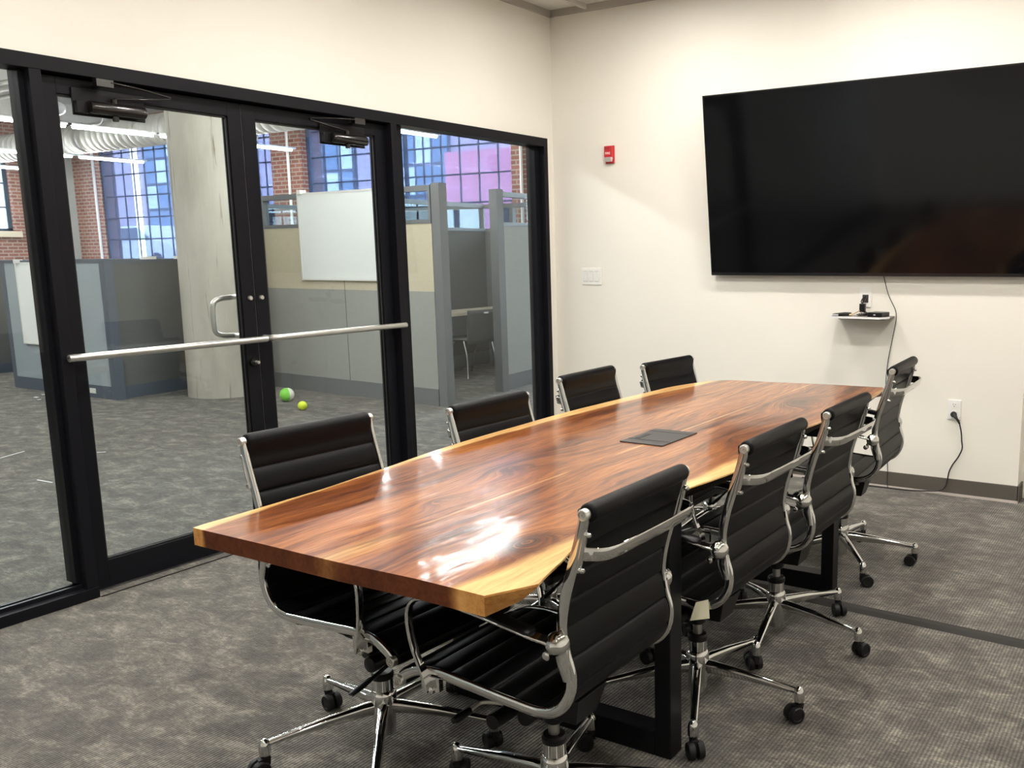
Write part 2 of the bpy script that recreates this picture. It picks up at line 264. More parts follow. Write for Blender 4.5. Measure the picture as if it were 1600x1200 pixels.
# ------------------------------------------------------------------ mesh helpers
class MB:
    def __init__(s): s.v = []; s.f = []; s.mi = []; s.cur = 0
    def face(s, ids): s.f.append(tuple(ids)); s.mi.append(s.cur)
    def box(s, a, b, rz=0.0, c=None):
        x0, y0, z0 = a; x1, y1, z1 = b
        if x0 > x1: x0, x1 = x1, x0
        if y0 > y1: y0, y1 = y1, y0
        if z0 > z1: z0, z1 = z1, z0
        n = len(s.v)
        pts = [(x0, y0, z0), (x1, y0, z0), (x1, y1, z0), (x0, y1, z0), (x0, y0, z1), (x1, y0, z1), (x1, y1, z1), (x0, y1, z1)]
        if rz:
            cx, cy = c if c else ((x0 + x1) / 2, (y0 + y1) / 2); cr, sr = math.cos(rz), math.sin(rz)
            pts = [(cx + (x - cx) * cr - (y - cy) * sr, cy + (x - cx) * sr + (y - cy) * cr, z) for x, y, z in pts]
        s.v += pts
        for q in ((0, 3, 2, 1), (4, 5, 6, 7), (0, 1, 5, 4), (1, 2, 6, 5), (2, 3, 7, 6), (3, 0, 4, 7)): s.face([n + i for i in q])
        return s
    def hexa(s, pts):      # 8 arbitrary corners, same order as box
        n = len(s.v); s.v += [tuple(p) for p in pts]
        for q in ((0, 3, 2, 1), (4, 5, 6, 7), (0, 1, 5, 4), (1, 2, 6, 5), (2, 3, 7, 6), (3, 0, 4, 7)): s.face([n + i for i in q])
        return s
    def prism(s, poly, z0, z1):
        n = len(s.v); k = len(poly)
        s.v += [(x, y, z0) for x, y in poly] + [(x, y, z1) for x, y in poly]
        s.face([n + i for i in range(k)][::-1]); s.face([n + k + i for i in range(k)])
        for i in range(k): s.face([n + i, n + (i + 1) % k, n + k + (i + 1) % k, n + k + i])
        return s
    def loft(s, rings, closed=True, caps=True):
        n = len(s.v); k = len(rings[0])
        for r in rings: s.v += [tuple(p) for p in r]
        for j in range(len(rings) - 1):
            for i in range(k if closed else k - 1):
                a = n + j * k + i; b = n + j * k + (i + 1) % k
                s.face([a, b, b + k, a + k])
        if caps:
            s.face([n + i for i in range(k)][::-1]); s.face([n + (len(rings) - 1) * k + i for i in range(k)])
        return s
    def tube(s, path, r, seg=10, caps=True):
        P = [Vector(p) for p in path]; R = r if isinstance(r, (list, tuple)) else [r] * len(P)
        rings = []; prev = None
        for i, p in enumerate(P):
            t = (P[min(i + 1, len(P) - 1)] - P[max(i - 1, 0)]).normalized()
            if prev is None:
                a = Vector((0, 0, 1)) if abs(t.z) < 0.9 else Vector((1, 0, 0)); u = t.cross(a).normalized()
            else: u = (prev - t * prev.dot(t)).normalized()
            prev = u; v = t.cross(u)
            rings.append([p + (u * math.cos(2 * PI * k / seg) + v * math.sin(2 * PI * k / seg)) * R[i] for k in range(seg)])
        return s.loft(rings, True, caps)
    def sweep(s, path, ws, hs, side, rnd=0.3, taper=None):
        """flat bar: width along 'side', thickness along the path normal, softened corners"""
        P = [Vector(p) for p in path]; rings = []
        for i, p in enumerate(P):
            t = (P[min(i + 1, len(P) - 1)] - P[max(i - 1, 0)]).normalized()
            sd = Vector(side(i) if callable(side) else side); sd = (sd - t * sd.dot(t)).normalized(); n = t.cross(sd)
            W = (ws[i] if isinstance(ws, (list, tuple)) else ws) / 2; H = (hs[i] if isinstance(hs, (list, tuple)) else hs) / 2
            c = rnd * min(W, H)
            sec = [(-W + c, -H), (W - c, -H), (W, -H + c), (W, H - c), (W - c, H), (-W + c, H), (-W, H - c), (-W, -H + c)]
            rings.append([p + sd * a + n * b for a, b in sec])
        return s.loft(rings)
    def lathe(s, o, ax, prof, seg=16):
        o = Vector(o); ax = Vector(ax).normalized(); a = Vector((0, 0, 1)) if abs(ax.z) < 0.9 else Vector((1, 0, 0))
        u = ax.cross(a).normalized(); v = ax.cross(u)
        rings = [[o + ax * h + (u * math.cos(2 * PI * k / seg) + v * math.sin(2 * PI * k / seg)) * max(r, 1e-5) for k in range(seg)] for r, h in prof]
        return s.loft(rings)
    def sphere(s, o, r, seg=20, rings=12, sc=(1, 1, 1)):
        R = []
        for j in range(rings + 1):
            th = PI * j / rings
            R.append([(o[0] + sc[0] * r * max(math.sin(th), 1e-4) * math.cos(2 * PI * k / seg), o[1] + sc[1] * r * max(math.sin(th), 1e-4) * math.sin(2 * PI * k / seg), o[2] - sc[2] * r * math.cos(th)) for k in range(seg)])
        return s.loft(R)
    def build(s, name, m, parent=None, smooth=True, ang=35, bevel=0.0, bseg=2, mats=None):
        me = bpy.data.meshes.new(name); me.from_pydata([tuple(v) for v in s.v], [], s.f); me.validate(); 
        o = bpy.data.objects.new(name, me); COL.objects.link(o)
        for mm in (mats or [m]): me.materials.append(mm)
        if mats:
            for p, i in zip(me.polygons, s.mi): p.material_index = i
        import bmesh
        bm = bmesh.new(); bm.from_mesh(me); bmesh.ops.recalc_face_normals(bm, faces=bm.faces); bm.to_mesh(me); bm.free()
        if smooth:
            me.polygons.foreach_set('use_smooth', [True] * len(me.polygons)); me.set_sharp_from_angle(angle=math.radians(ang))
        if bevel:
            b = o.modifiers.new('bevel', 'BEVEL'); b.width = bevel; b.segments = bseg; b.limit_method = 'ANGLE'; b.angle_limit = math.radians(40)
        if parent: o.parent = parent
        return o

def catmull(pts, n=8, closed=False):
    P = [Vector(p) for p in pts]; out = []
    for i in range(len(P) - 1):
        a = P[i - 1] if i else P[0] * 2 - P[1]; b = P[i]; c = P[i + 1]; d = P[i + 2] if i + 2 < len(P) else P[-1] * 2 - P[-2]
        for k in range(n):
            t = k / n
            out.append(0.5 * ((2 * b) + (c - a) * t + (2 * a - 5 * b + 4 * c - d) * t * t + (3 * b - a - 3 * c + d) * t ** 3))
    out.append(P[-1]); return out

def tag(o, label, cat, group=None, kind=None):
    o['label'] = label; o['category'] = cat
    if group: o['group'] = group
    if kind: o['kind'] = kind
    return o
def thing(name, label, cat, loc=(0, 0, 0), rz=0.0, group=None):
    o = bpy.data.objects.new(name, None); COL.objects.link(o); o.empty_display_size = 0.1
    o.location = loc; o.rotation_euler = (0, 0, rz); return tag(o, label, cat, group)
def struct(o, label=None, cat=None):
    o['kind'] = 'structure'
    if label: o['label'] = label
    if cat: o['category'] = cat
    return o
def copy_tree(o, parent=None):
    c = o.copy(); COL.objects.link(c)
    if parent: c.parent = parent
    for ch in o.children: copy_tree(ch, c)
    return c
def text_mesh(s, size, m, parent, name, loc, rot, depth=0.0008):
    cu = bpy.data.curves.new(name, 'FONT'); cu.body = s; cu.size = size; cu.extrude = depth; cu.align_x = 'CENTER'; cu.align_y = 'CENTER'
    t = bpy.data.objects.new(name, cu); COL.objects.link(t)
    me = bpy.data.meshes.new_from_object(t.evaluated_get(bpy.context.evaluated_depsgraph_get()))
    bpy.data.objects.remove(t); o = bpy.data.objects.new(name, me); COL.objects.link(o); me.materials.clear(); me.materials.append(m)
    o.location = loc; o.rotation_euler = rot; o.parent = parent; return o

# ================================================================== SETTING
HC = 3.015           # conference ceiling
# floor (one carpet through both rooms)
fl = MB().box((-19.5, -9.0, -0.12), (6.0, 6.75, 0.0)).build('floor', MT['carpet'], smooth=False)
struct(fl, 'grey brown patterned loop carpet running through both rooms', 'floor')

# conference room walls
bw = MB().box((0.0, 0.0, 0.0), (3.164, 0.14, HC + 0.15)).box((3.164, 0.13, 0.0), (6.0, 0.27, HC + 0.15))
struct(bw.build('wall_back', MT['wall'], smooth=False), 'cream painted wall carrying the television', 'wall')
lw = MB().box((-0.13, -9.0, 2.19), (0.0, 0.14, HC + 0.15)).box((-0.13, -0.119, 0), (0.0, 0.14, 2.19))
struct(lw.build('wall_left', MT['wall'], smooth=False), 'cream painted wall above the black framed glass partition', 'wall')
struct(MB().box((5.2, -9.0, 0), (5.35, 0.13, HC + 0.15)).build('wall_right', MT['wall'], smooth=False), 'cream painted wall on the right of the room', 'wall')
struct(MB().box((-0.13, -8.2, 0), (5.35, -8.05, HC + 0.15)).build('wall_rear', MT['wall'], smooth=False), 'cream painted wall behind the camera', 'wall')
struct(MB().box((-0.13, -9.0, HC + 0.03), (6.0, 0.27, HC + 0.15)).build('ceiling', MT['tile'], smooth=False), 'white acoustic tile ceiling of the conference room', 'ceiling')

# ceiling tiles' grid and wall angle
g = MB()
xs = [0.31 + 0.61 * k for k in range(0, 8)]; ys = [-0.06 - 1.22 * k for k in range(0, 7)]
for x in xs: g.box((x - 0.012, -8.04, HC), (x + 0.012, -0.002, HC + 0.031))
for y in ys[1:]: g.box((0.002, y - 0.012, HC + 0.0015), (5.19, y + 0.012, HC + 0.031))
struct(g.build('trim_1', MT['grid'], smooth=False), 'pale ceiling grid bars between the tiles', 'trim')
g = MB().box((0.0, -8.04, HC - 0.012), (0.022, 0, HC + 0.03)).box((0.0, -0.022, HC - 0.012), (3.164, 0, HC + 0.03))
struct(g.build('trim_2', MT['edge_trim'], smooth=False), 'taupe wall angle under the ceiling edge', 'trim')

# baseboards
def cove(name, x0, x1, y, lab):
    b = MB(); b.box((x0, y - 0.008, 0.0), (x1, y, 0.098)); o = b.build(name, MT['base'], smooth=False, bevel=0.002)
    t = MB(); n = 5
    t.hexa([(x0, y - 0.020, 0), (x1, y - 0.020, 0), (x1, y - 0.007, 0), (x0, y - 0.007, 0), (x0, y - 0.017, 0.005), (x1, y - 0.017, 0.005), (x1, y - 0.007, 0.014), (x0, y - 0.007, 0.014)])
    tt = t.build('base_toe', MT['base_toe'], o, smooth=False); tt['label'] = 'paler toe of the rubber base'
    struct(o, lab, 'baseboard')
cove('baseboard_back', 0.0, 3.170, 0.0, 'dark taupe rubber baseboard under the television wall')
cove('baseboard_recess', 3.190, 5.2, 0.13, 'taupe rubber baseboard in the recess right of the wall corner')
struct(MB().box((3.164, -0.008, 0), (3.174, 0.13, 0.098)).build('baseboard_corner', MT['base'], smooth=False), 'taupe rubber baseboard wrapping the outside wall corner', 'baseboard')

# ------------------------------------------------------------------ glass partition
XF, XB = 0.044, -0.075
YL, YR = -3.398, -1.578
def framebox(name, a, b, lab, extra=None):
    mb = MB().box(a, b)
    if extra: extra(mb)
    return struct(mb.build(name, MT['frame'], smooth=False, bevel=0.0015), lab, 'trim')
framebox('trim_3', (XB, -8.0, 2.134), (XF, -0.119, 2.190), 'dark bronze head rail across the top of the glass partition')
framebox('trim_4', (XB, -3.443, 0), (XF, YL, 2.134), 'dark bronze mullion left of the double doors', lambda m: m.box((XB, -3.463, 0.07), (0.0, -3.44, 2.134)))
framebox('trim_5', (XB, YR, 0), (XF, -1.533, 2.134), 'dark bronze mullion right of the double doors', lambda m: m.box((XB, -1.536, 0.07), (0.0, -1.455, 2.134)))
framebox('trim_6', (XB, -0.162, 0), (XF, -0.119, 2.134), 'dark bronze end jamb of the partition beside the corner', lambda m: m.box((XB, -0.212, 0.07), (0.0, -0.160, 2.134)))
def sill(name, y0, y1, lab):
    o = framebox(name, (XB, y0, 0), (0.052, y1, 0.046), lab, lambda m: (m.box((-0.010, y0, 0.040), (0.006, y1, 0.062)), m.box((-0.05, y0, 0.04), (-0.028, y1, 0.062))))
sill('trim_7', -8.0, -3.398, 'dark bronze floor sill under the left side light')
sill('trim_8', -1.578, -0.119, 'dark bronze floor sill under the right side light')
framebox('trim_9', (XB, YL, 2.10), (-0.052, YR, 2.134), 'dark bronze door stop under the head rail')
def pane(name, y0, y1, z0, z1, lab, x=-0.02):
    return struct(MB().box((x - 0.006, y0, z0), (x, y1, z1)).build(name, MT['glass'], smooth=False), lab, 'window')
pane('window_1', -8.0, -3.455, 0.045, 2.136, 'clear glass side light left of the doors')
pane('window_2', -1.465, -0.205, 0.045, 2.136, 'clear glass side light between the doors and the corner')

def rail_box(mb, a, b): mb.box(a, b)
def door(name, y0, y1, hinge, lab):
    """y0..y1 leaf span, hinge -1: hinged at y0, +1: at y1"""
    xo, xi = -0.052, -0.006
    fr = MB()
    st = 0.072; 
    fr.box((xo, y0, 0.012), (xi, y0 + st, 2.126)).box((xo, y1 - st, 0.012), (xi, y1, 2.126))
    fr.box((xo, y0 + st, 0.012), (xi, y1 - st, 0.130)).box((xo, y0 + st, 2.062), (xi, y1 - st, 2.126))
    d = fr.build(name, MT['frame'], smooth=False, bevel=0.0012)
    struct(d, lab, 'door')
    # glazing beads
    bd = MB(); i0, i1 = y0 + st, y1 - st
    for x0 in (-0.0235, -0.040):
        bd.box((x0, i0, 0.130), (x0 + 0.008, i0 + 0.008, 2.062)).box((x0, i1 - 0.008, 0.130), (x0 + 0.008, i1, 2.062))
        bd.box((x0, i0, 0.130), (x0 + 0.008, i1, 0.138)).box((x0, i0, 2.054), (x0 + 0.008, i1, 2.062))
    bd.build('glazing_bead', MT['gasket'], d, smooth=False)
    MB().box((-0.031, i0 - 0.004, 0.126), (-0.025, i1 + 0.004, 2.066)).build('glass_pane', MT['glass'], d, smooth=False)
    # push bar with bent end at the meeting stile
    zb = 1.018; hy, my = (y0, y1) if hinge < 0 else (y1, y0); s = 1 if hinge < 0 else -1
    path = [(-0.004, my - s * 0.030, zb), (0.030, my - s * 0.030, zb), (0.058, my - s * 0.045, zb), (0.066, my - s * 0.075, zb), (0.066, my - s * 0.15, zb), (0.066, hy + s * 0.14, zb), (0.066, hy + s * 0.0, zb)]
    if hinge < 0: path = [(0.066, my - s * 0.004, zb), (0.066, my - s * 0.05, zb), (0.066, hy + s * 0.14, zb), (0.066, hy - s * 0.03, zb)]
    else: path = catmull(path[:5], 5) + [Vector(p) for p in path[5:]]; path[-1] = Vector((0.066, hy + 0.02, zb))
    pb = MB().tube(path, 0.0150, 14)
    for yy in ([my - s * 0.035] if hinge < 0 else []) + [hy + s * 0.03]: pb.tube([(-0.006, yy, zb), (0.066, yy, zb)], 0.009, 10)
    o = pb.build('push_bar', MT['alu'], d, ang=50); o['label'] = 'satin aluminium push bar'
    MB().tube([(0.066, path[-1][1] - s * 0.001, zb + 0.002), (0.0665, path[-1][1] - s * 0.004, zb + 0.002)], 0.004, 8).build('end_screw', MT['slot'], o)
    # bolt of the pull on the meeting stile
    MB().lathe((-0.006, my - s * 0.030, 1.215), (1, 0, 0), [(0.012, 0), (0.012, 0.008), (0.009, 0.013), (0.0, 0.0135)], 14).build('pull_bolt', MT['alu'], d)
    if hinge < 0:
        MB().lathe((-0.006, my - 0.038, 0.905), (1, 0, 0), [(0.020, 0), (0.020, 0.010), (0.017, 0.014), (0, 0.0145)], 18).build('lock_cylinder', MT['hardware'], d)
        MB().lathe((0.006, my - 0.031, 0.903), (1, 0, 0), [(0.008, 0), (0.008, 0.022), (0, 0.023)], 12).build('lock_knob', MT['alu'], d)
        pts = [(-0.052, my - 0.035, 1.220), (-0.095, my - 0.038, 1.221), (-0.118, my - 0.055, 1.218), (-0.118, my - 0.110, 1.214), (-0.118, my - 0.145, 1.200), (-0.118, my - 0.155, 1.165), (-0.118, my - 0.155, 1.09), (-0.118, my - 0.147, 1.052), (-0.118, my - 0.112, 1.036), (-0.118, my - 0.055, 1.032), (-0.095, my - 0.040, 1.031), (-0.052, my - 0.036, 1.030)]
        o = MB().tube(catmull(pts, 4), 0.0125, 12).build('pull_handle', MT['alu'], d, ang=60); o['label'] = 'bent satin aluminium pull on the far side'
    # closer
    cl = MB(); cy = y0 + 0.125 if hinge < 0 else y1 - 0.455
    cl.box((-0.006, cy, 1.985), (0.004, cy + 0.30, 2.092)).box((0.004, cy + 0.004, 1.992), (0.026, cy + 0.055, 2.040))
    c = cl.build('closer_plate', MT['powder'], d, smooth=False, bevel=0.002)
    b = MB(); b.lathe((0.035, cy + 0.045, 2.018), (0, 1, 0), [(0.018, 0), (0.024, 0.004), (0.026, 0.012), (0.026, 0.20), (0.024, 0.232), (0.020, 0.236), (0, 0.237)], 20)
    b.box((0.004, cy + 0.05, 2.0), (0.03, cy + 0.27, 2.036)).lathe((0.030, cy + 0.155, 1.972), (0, 0, 1), [(0.012, 0), (0.014, 0.02)], 12).lathe((0.030, cy + 0.155, 2.03), (0, 0, 1), [(0.012, 0), (0.012, 0.030)], 12)
    b.build('closer_body', MT['hardware'], c)
    a = MB(); e = cy + 0.155; far = e + (0.245 if hinge < 0 else -0.245)
    a.sweep([(0.030, e, 2.062), (0.034, (e + far) / 2, 2.074), (0.036, far, 2.092)], 0.018, 0.005, (1, 0, 0))
    a.sweep([(0.036, far, 2.098), (0.055, (e * 1.15 + far * 0.85) / 2, 2.112), (0.070, e - (0.03 if hinge < 0 else -0.03), 2.118)], 0.016, 0.005, (1, 0, 0))
    e2 = e - (0.055 if hinge < 0 else -0.055)
    a.box((XF, e2 - 0.035, 2.098), (XF + 0.030, e2 + 0.035, 2.128)).box((-0.05, e2 - 0.012, 2.10), (XF + 0.02, e2 + 0.012, 2.108))
    a.build('closer_arm', MT['hardware'], c, bevel=0.001)
    # hinge
    return d
YM = (YL + YR) / 2
door('door_1', YL + 0.003, YM - 0.002, -1, 'black framed glass door leaf left of the meeting stiles, with lock and pull')
door('door_2', YM + 0.002, YR - 0.003, 1, 'black framed glass door leaf right of the meeting stiles')
MB().box((-0.04, YM - 0.0016, 0.02), (-0.010, YM + 0.0016, 2.12)).build('trim_10', MT['alu'], smooth=False)
struct(bpy.data.objects['trim_10'], 'thin pale weather strip between the two door leaves', 'trim')

struct(MB().box((0.050, YL + .002, 0.0), (0.056, YR - .002, 0.0035)).build('trim_17', MT['gasket'], smooth=False), 'dark carpet seam strip in front of the double doors', 'trim')
# ================================================================== TABLE
def table():
    t = thing('conference_table', 'long glossy live edge walnut conference table on black steel frames', 'table', (0, 0, 0))
    ZT, ZB = 0.760, 0.716
    Lpts = [(-4.060, 1.838), (-3.9, 1.832), (-3.685, 1.822), (-3.4, 1.785), (-3.06, 1.737), (-2.6, 1.712), (-2.23, 1.706), (-1.8, 1.724), (-1.456, 1.748), (-1.25, 1.80), (-1.179, 1.838)]
    Rpts = [(-3.985, 2.822), (-3.88, 2.790), (-3.7, 2.742), (-3.45, 2.728), (-3.2, 2.730), (-3.05, 2.748), (-2.906, 2.766), (-2.7, 2.745), (-2.45, 2.712), (-2.184, 2.706), (-1.9, 2.722), (-1.6, 2.728), (-1.273, 2.712), (-1.06, 2.690)]
    L = catmull([(x, y, 0) for y, x in Lpts], 6); R = catmull([(x, y, 0) for y, x in Rpts], 6)
    far = catmull([(1.838, -1.179, 0), (1.90, -1.121, 0), (2.0, -1.097, 0), (2.10, -1.090, 0), (2.26, -1.062, 0), (2.42, -1.035, 0), (2.58, -1.022, 0), (2.665, -1.010, 0)], 3)
    outline = []          # (x, y, kind): counter clockwise from the near left corner; kind 0 sawn end, 1 left live edge, 2 right bark edge
    near = [(1.842, -4.092), (2.10, -4.092), (2.35, -4.094), (2.58, -4.086), (2.768, -4.090)]
    outline += [(x, y, 0) for x, y in near]
    for p in R: outline.append((p.x + 0.004 * noise.noise(Vector((0, p.y * 9, 0))), p.y, 2))
    outline += [(p.x, p.y, 0) for p in reversed(far)]
    for p in list(reversed(L))[1:]: outline.append((p.x + 0.003 * noise.noise(Vector((3, p.y * 7, 0))), p.y, 1))
    n = len(outline)
    def inward(i, d):
        x, y, k = outline[i]; 
        if k == 2: return (x - d, y)
        if k == 1: return (x + d, y)
        return (x, y)
    mb = MB(); levels = []
    def lvl(z, dr, dl, jig=0.0):
        r = []
        for i, (x, y, k) in enumerate(outline):
            d = dr if k == 2 else (dl if k == 1 else 0)
            if k == 2 and jig: d += jig * noise.noise(Vector((0, y * 16, z * 60))) 
            q = inward(i, d); r.append((q[0], q[1], z))
        return r
    R0 = lvl(ZT, 0, 0); R1 = lvl(ZT - 0.004, -0.001, -0.001); R2 = lvl(ZT - 0.016, 0.012, 0.0, 0.008); R3 = lvl(ZT - 0.031, 0.032, 0.006, 0.010); R4 = lvl(ZB, 0.046, 0.014, 0.010)
    rings = [R4, R3, R2, R1, R0]
    base = 0
    for r in rings: mb.v += r
    for j in range(4):
        for i in range(n):
            k = outline[i][2]; k2 = outline[(i + 1) % n][2]
            mb.cur = 2 if (k == 2 and k2 == 2) else 1
            if j == 3 and mb.cur == 2: mb.cur = 0
            a = j * n + i; b = j * n + (i + 1) % n; mb.face([a, b, b + n, a + n])
    mb.cur = 0; mb.face([4 * n + i for i in range(n)]); mb.cur = 1; mb.face([i for i in range(n)][::-1])
    mb.build('tabletop', None, t, ang=28, mats=[MT['wood'], MT['wood_end'], MT['bark']])
    # steel frames: closed rectangles of flat tube
    for (y0, y1, x1) in ((-3.304, -3.236, 2.750), (-1.850, -1.782, 2.722)):
        x0 = x1 - 0.80
        f = MB(); tx, tz = 0.052, 0.075
        f.box((x1 - tx, y0, 0.0), (x1, y1, ZB - 0.001)).build('frame_post', MT['powder'], t, smooth=False, bevel=0.003)
        MB().box((x0, y0, 0.0), (x0 + tx, y1, ZB - 0.001)).build('frame_post', MT['powder'], t, smooth=False, bevel=0.003)
        MB().box((x0 + tx, y0, 0.0), (x1 - tx, y1, tz)).build('frame_rail', MT['powder'], t, smooth=False, bevel=0.003)
        MB().box((x0 + tx, y0, ZB - 0.055), (x1 - tx, y1, ZB - 0.001)).build('frame_rail', MT['powder'], t, smooth=False, bevel=0.003)
    MB().box((2.28, -3.236, ZB - 0.05), (2.34, -1.850, ZB - 0.001)).build('centre_beam', MT['powder'], t, smooth=False, bevel=0.003)
    return t
table()
# power grommet let into the top
gr = MB().prism([(2.222, -2.712), (2.396, -2.712), (2.396, -2.452), (2.222, -2.452)], 0.7585, 0.7635).build('cable_grommet', MT['grommet'], smooth=False, bevel=0.0012)
tag(gr, 'flat black cable access plate set into the middle of the tabletop', 'cable plate')
MB().box((2.2235, -2.655, 0.7637), (2.3945, -2.652, 0.7642)).build('lid_seam', MT['slot'], gr, smooth=False)
MB().box((2.2235, -2.500, 0.7637), (2.3945, -2.497, 0.7642)).build('lid_seam', MT['slot'], gr, smooth=False)
nb = MB().prism([(2.242, -2.640), (2.262, -2.640), (2.262, -2.560), (2.254, -2.556), (2.242, -2.560)], 0.7637, 0.7645).build('finger_notch', MT['slot'], gr, smooth=False)

# ================================================================== CHAIR
HW = 0.2170     # half distance between the side rails
RAIL = [(-0.2550, .892), (-0.243, .842), (-0.216, .755), (-0.198, .690), (-0.190, .630), (-0.199, .575), (-0.212, .530), (-0.207, .482), (-0.178, .440), (-0.125, .420), (-0.03, .424), (0.09, .434), (0.175, .440), (0.238, .433), (0.284, .411), (0.301, .394)]
def rail_curve():
    return catmull([(x, 0, z) for x, z in RAIL], 7)
def make_chair():
    ch = thing('swivel_chair', '', 'chair')
    C = rail_curve()
    # arc length
    al = [0.0]
    for a, b in zip(C, C[1:]): al.append(al[-1] + (b - a).length)
    tot = al[-1]
    def normal(i):
        t = (C[min(i + 1, len(C) - 1)] - C[max(i - 1, 0)]).normalized(); return Vector((-t.z, 0, t.x)) * -1   # towards the sitter
    nn = normal(3)
    sgn = 1 if nn.x > 0 else -1
    # dense resample for upholstery
    K = 330; pts = []; nr = []
    j = 0
    for k in range(K + 1):
        s = tot * k / K
        while j < len(al) - 2 and al[j + 1] < s: j += 1
        f = (s - al[j]) / (al[j + 1] - al[j]); p = C[j].lerp(C[j + 1], f); n = (normal(j).lerp(normal(j + 1), f)).normalized() * sgn
        pts.append((s, p)); nr.append(n)
    seams = []
    s = 0.078
    while s < tot - 0.05: seams.append(s); s += 0.0665
    front = []; back = []
    for (s, p), n in zip(pts, nr):
        d = min(abs(s - q) for q in seams)
        pad = 0.0055 * (1 - math.exp(-(d / 0.012) ** 1.3)); dip = -0.0035 * math.exp(-(d / 0.0028) ** 2)
        ez = lambda q: (1 - q) ** 2 * (1 + 2 * q) if q < 1 else 0.0
        rollf = 0.0170 * ez(s / 0.055) + 0.0120 * ez((tot - s) / 0.045)
        front.append(p + n * (0.0035 + pad + dip + rollf)); back.append(p - n * (0.0025 + 0.7 * pad + dip))
    # rolls at both ends
    def roll(c, r, a0, a1, n=16): return [Vector((c.x + r * math.cos(a0 + (a1 - a0) * k / n), 0, c.z + r * math.sin(a0 + (a1 - a0) * k / n))) for k in range(n + 1)]
    top = C[0]; rt = 0.0212
    fr = [p for p in front if (p - top).length > rt * 1.05 or p.z < top.z - 0.05]; bk = [p for p in back if (p - top).length > rt * 1.05 or p.z < top.z - 0.05]
    af = math.atan2(fr[0].z - top.z, fr[0].x - top.x); ab = math.atan2(bk[0].z - top.z, bk[0].x - top.x)
    # go from back point over the top to the front point
    while ab > af: ab -= 2 * PI
    topring = roll(top, rt, ab + 2 * PI - 0.25, af + 0.25, 20) if False else roll(top, rt, ab + 2 * PI, af, 20)
    bot = C[-1]; rb = 0.017
    fr = [p for p in fr if (p - bot).length > rb * 1.05]; bk = [p for p in bk if (p - bot).length > rb * 1.05]
    a2 = math.atan2(fr[-1].z - bot.z, fr[-1].x - bot.x); a3 = math.atan2(bk[-1].z - bot.z, bk[-1].x - bot.x)
    while a3 > a2: a3 -= 2 * PI
    botring = roll(bot, rb, a2, a3, 14)
    sec = topring + fr + botring + list(reversed(bk))
    W = HW - 0.007; ys = [-W, -W + 0.003, -W + 0.012, -W * 0.5, 0, W * 0.5, W - 0.012, W - 0.003, W]
    # edges are thinner: pull section towards the rail curve at the sides
    cen = []
    for p in sec:
        bi = min(range(0, len(C)), key=lambda i: (C[i] - p).length); cen.append(C[bi])
    rings = []
    for y in ys:
        e = abs(y) / W; sh = 0.20 if e > 0.999 else (0.05 if e > 0.98 else 0.0)
        rings.append([Vector((p.x * (1 - sh) + c.x * sh, y, p.z * (1 - sh) + c.z * sh)) for p, c in zip(sec, cen)])
    up = MB().loft(rings, True, False); m_ = len(sec); off = len(topring) // 2
    for base_ in (0, (len(rings) - 1) * m_):          # close both side edges with strips across the thickness
        for q in range(m_ // 2 - 1):
            a0, a1 = (off + q) % m_, (off + q + 1) % m_; b0, b1 = (off - q) % m_, (off - q - 1) % m_
            up.face([base_ + a0, base_ + a1, base_ + b1, base_ + b0] if q else [base_ + a0, base_ + a1, base_ + b1])
    up.build('upholstery', MT['leather'], ch, ang=55)
    # side rails
    for sd in (-1, 1):
        y = sd * HW
        path = [Vector((p.x, y, p.z)) for p in C]
        r = MB().sweep(path, 0.011, 0.024, (0, 1, 0), rnd=0.45).build('side_rail', MT['chrome'], ch, ang=50)
        # crescent plate behind the lumbar
        for c, rr in ((C[0], 0.0130), (C[-1], 0.0145)):
            o = MB().lathe((c.x, y - sd * 0.004, c.z), (0, sd, 0), [(rr, 0), (rr, 0.012), (rr - 0.0015, 0.0145), (rr * 0.72, 0.0150), (rr * 0.66, 0.0115), (rr * 0.42, 0.0115), (rr * 0.38, 0.0145), (rr * .15, 0.0145), (rr * .12, 0.011), (0, 0.011)], 24).build('end_cap', MT['alu'], r, ang=30)
            o['label'] = 'satin round end cap'
        # arm
        Y = lambda d: sd * (HW + d)
        ap = [(-.192, Y(.002), .598), (-.178, Y(.018), .604), (-.150, Y(.031), .612), (-.10, Y(.036), .622), (0.0, Y(.037), .637), (.10, Y(.037), .646), (.165, Y(.037), .645), (.208, Y(.036), .628), (.228, Y(.034), .590), (.226, Y(.030), .530), (.213, Y(.023), .470), (.199, Y(.014), .428), (.193, Y(.008), .400)]
        path = catmull(ap, 5); m = len(path)
        ws = []
        for i in range(m):
            u = i / (m - 1); w_ = 0.030 if u < 0.55 else 0.020
            if u < 0.12: w_ = 0.034
            if u > 0.84: w_ = 0.020 + (u - 0.84) / 0.16 * 0.022
            ws.append(w_)
        def sdv(i, m=m, sd=sd):
            u = i / (m - 1)
            return (0, 1, 0) if 0.14 < u < 0.80 else ((1, 0.0, 0) if u > 0.9 else ((0.0, 1, 0) if u > 0.5 else (0.3, 1, 0.6)))
        a = MB().sweep(path, ws, 0.008, (0, 1, 0), rnd=0.4)
        a.lathe((-.186, Y(-.004), .600), (0, sd, 0), [(0.012, 0), (0.024, 0.004), (0.0265, 0.018), (0.023, 0.032), (0.014, 0.042), (0, 0.045)], 16)   # rear elbow
        a.sweep([(-.186, Y(.002), .595), (-.166, Y(.006), .580), (-.158, Y(.008), .566)], [0.026, 0.022, 0.016], 0.012, (0, 1, 0))
        a.lathe((-.158, Y(.0), .566), (0, sd, 0), [(0.010, 0), (0.010, 0.018), (0.007, 0.020), (0, 0.0195)], 12)
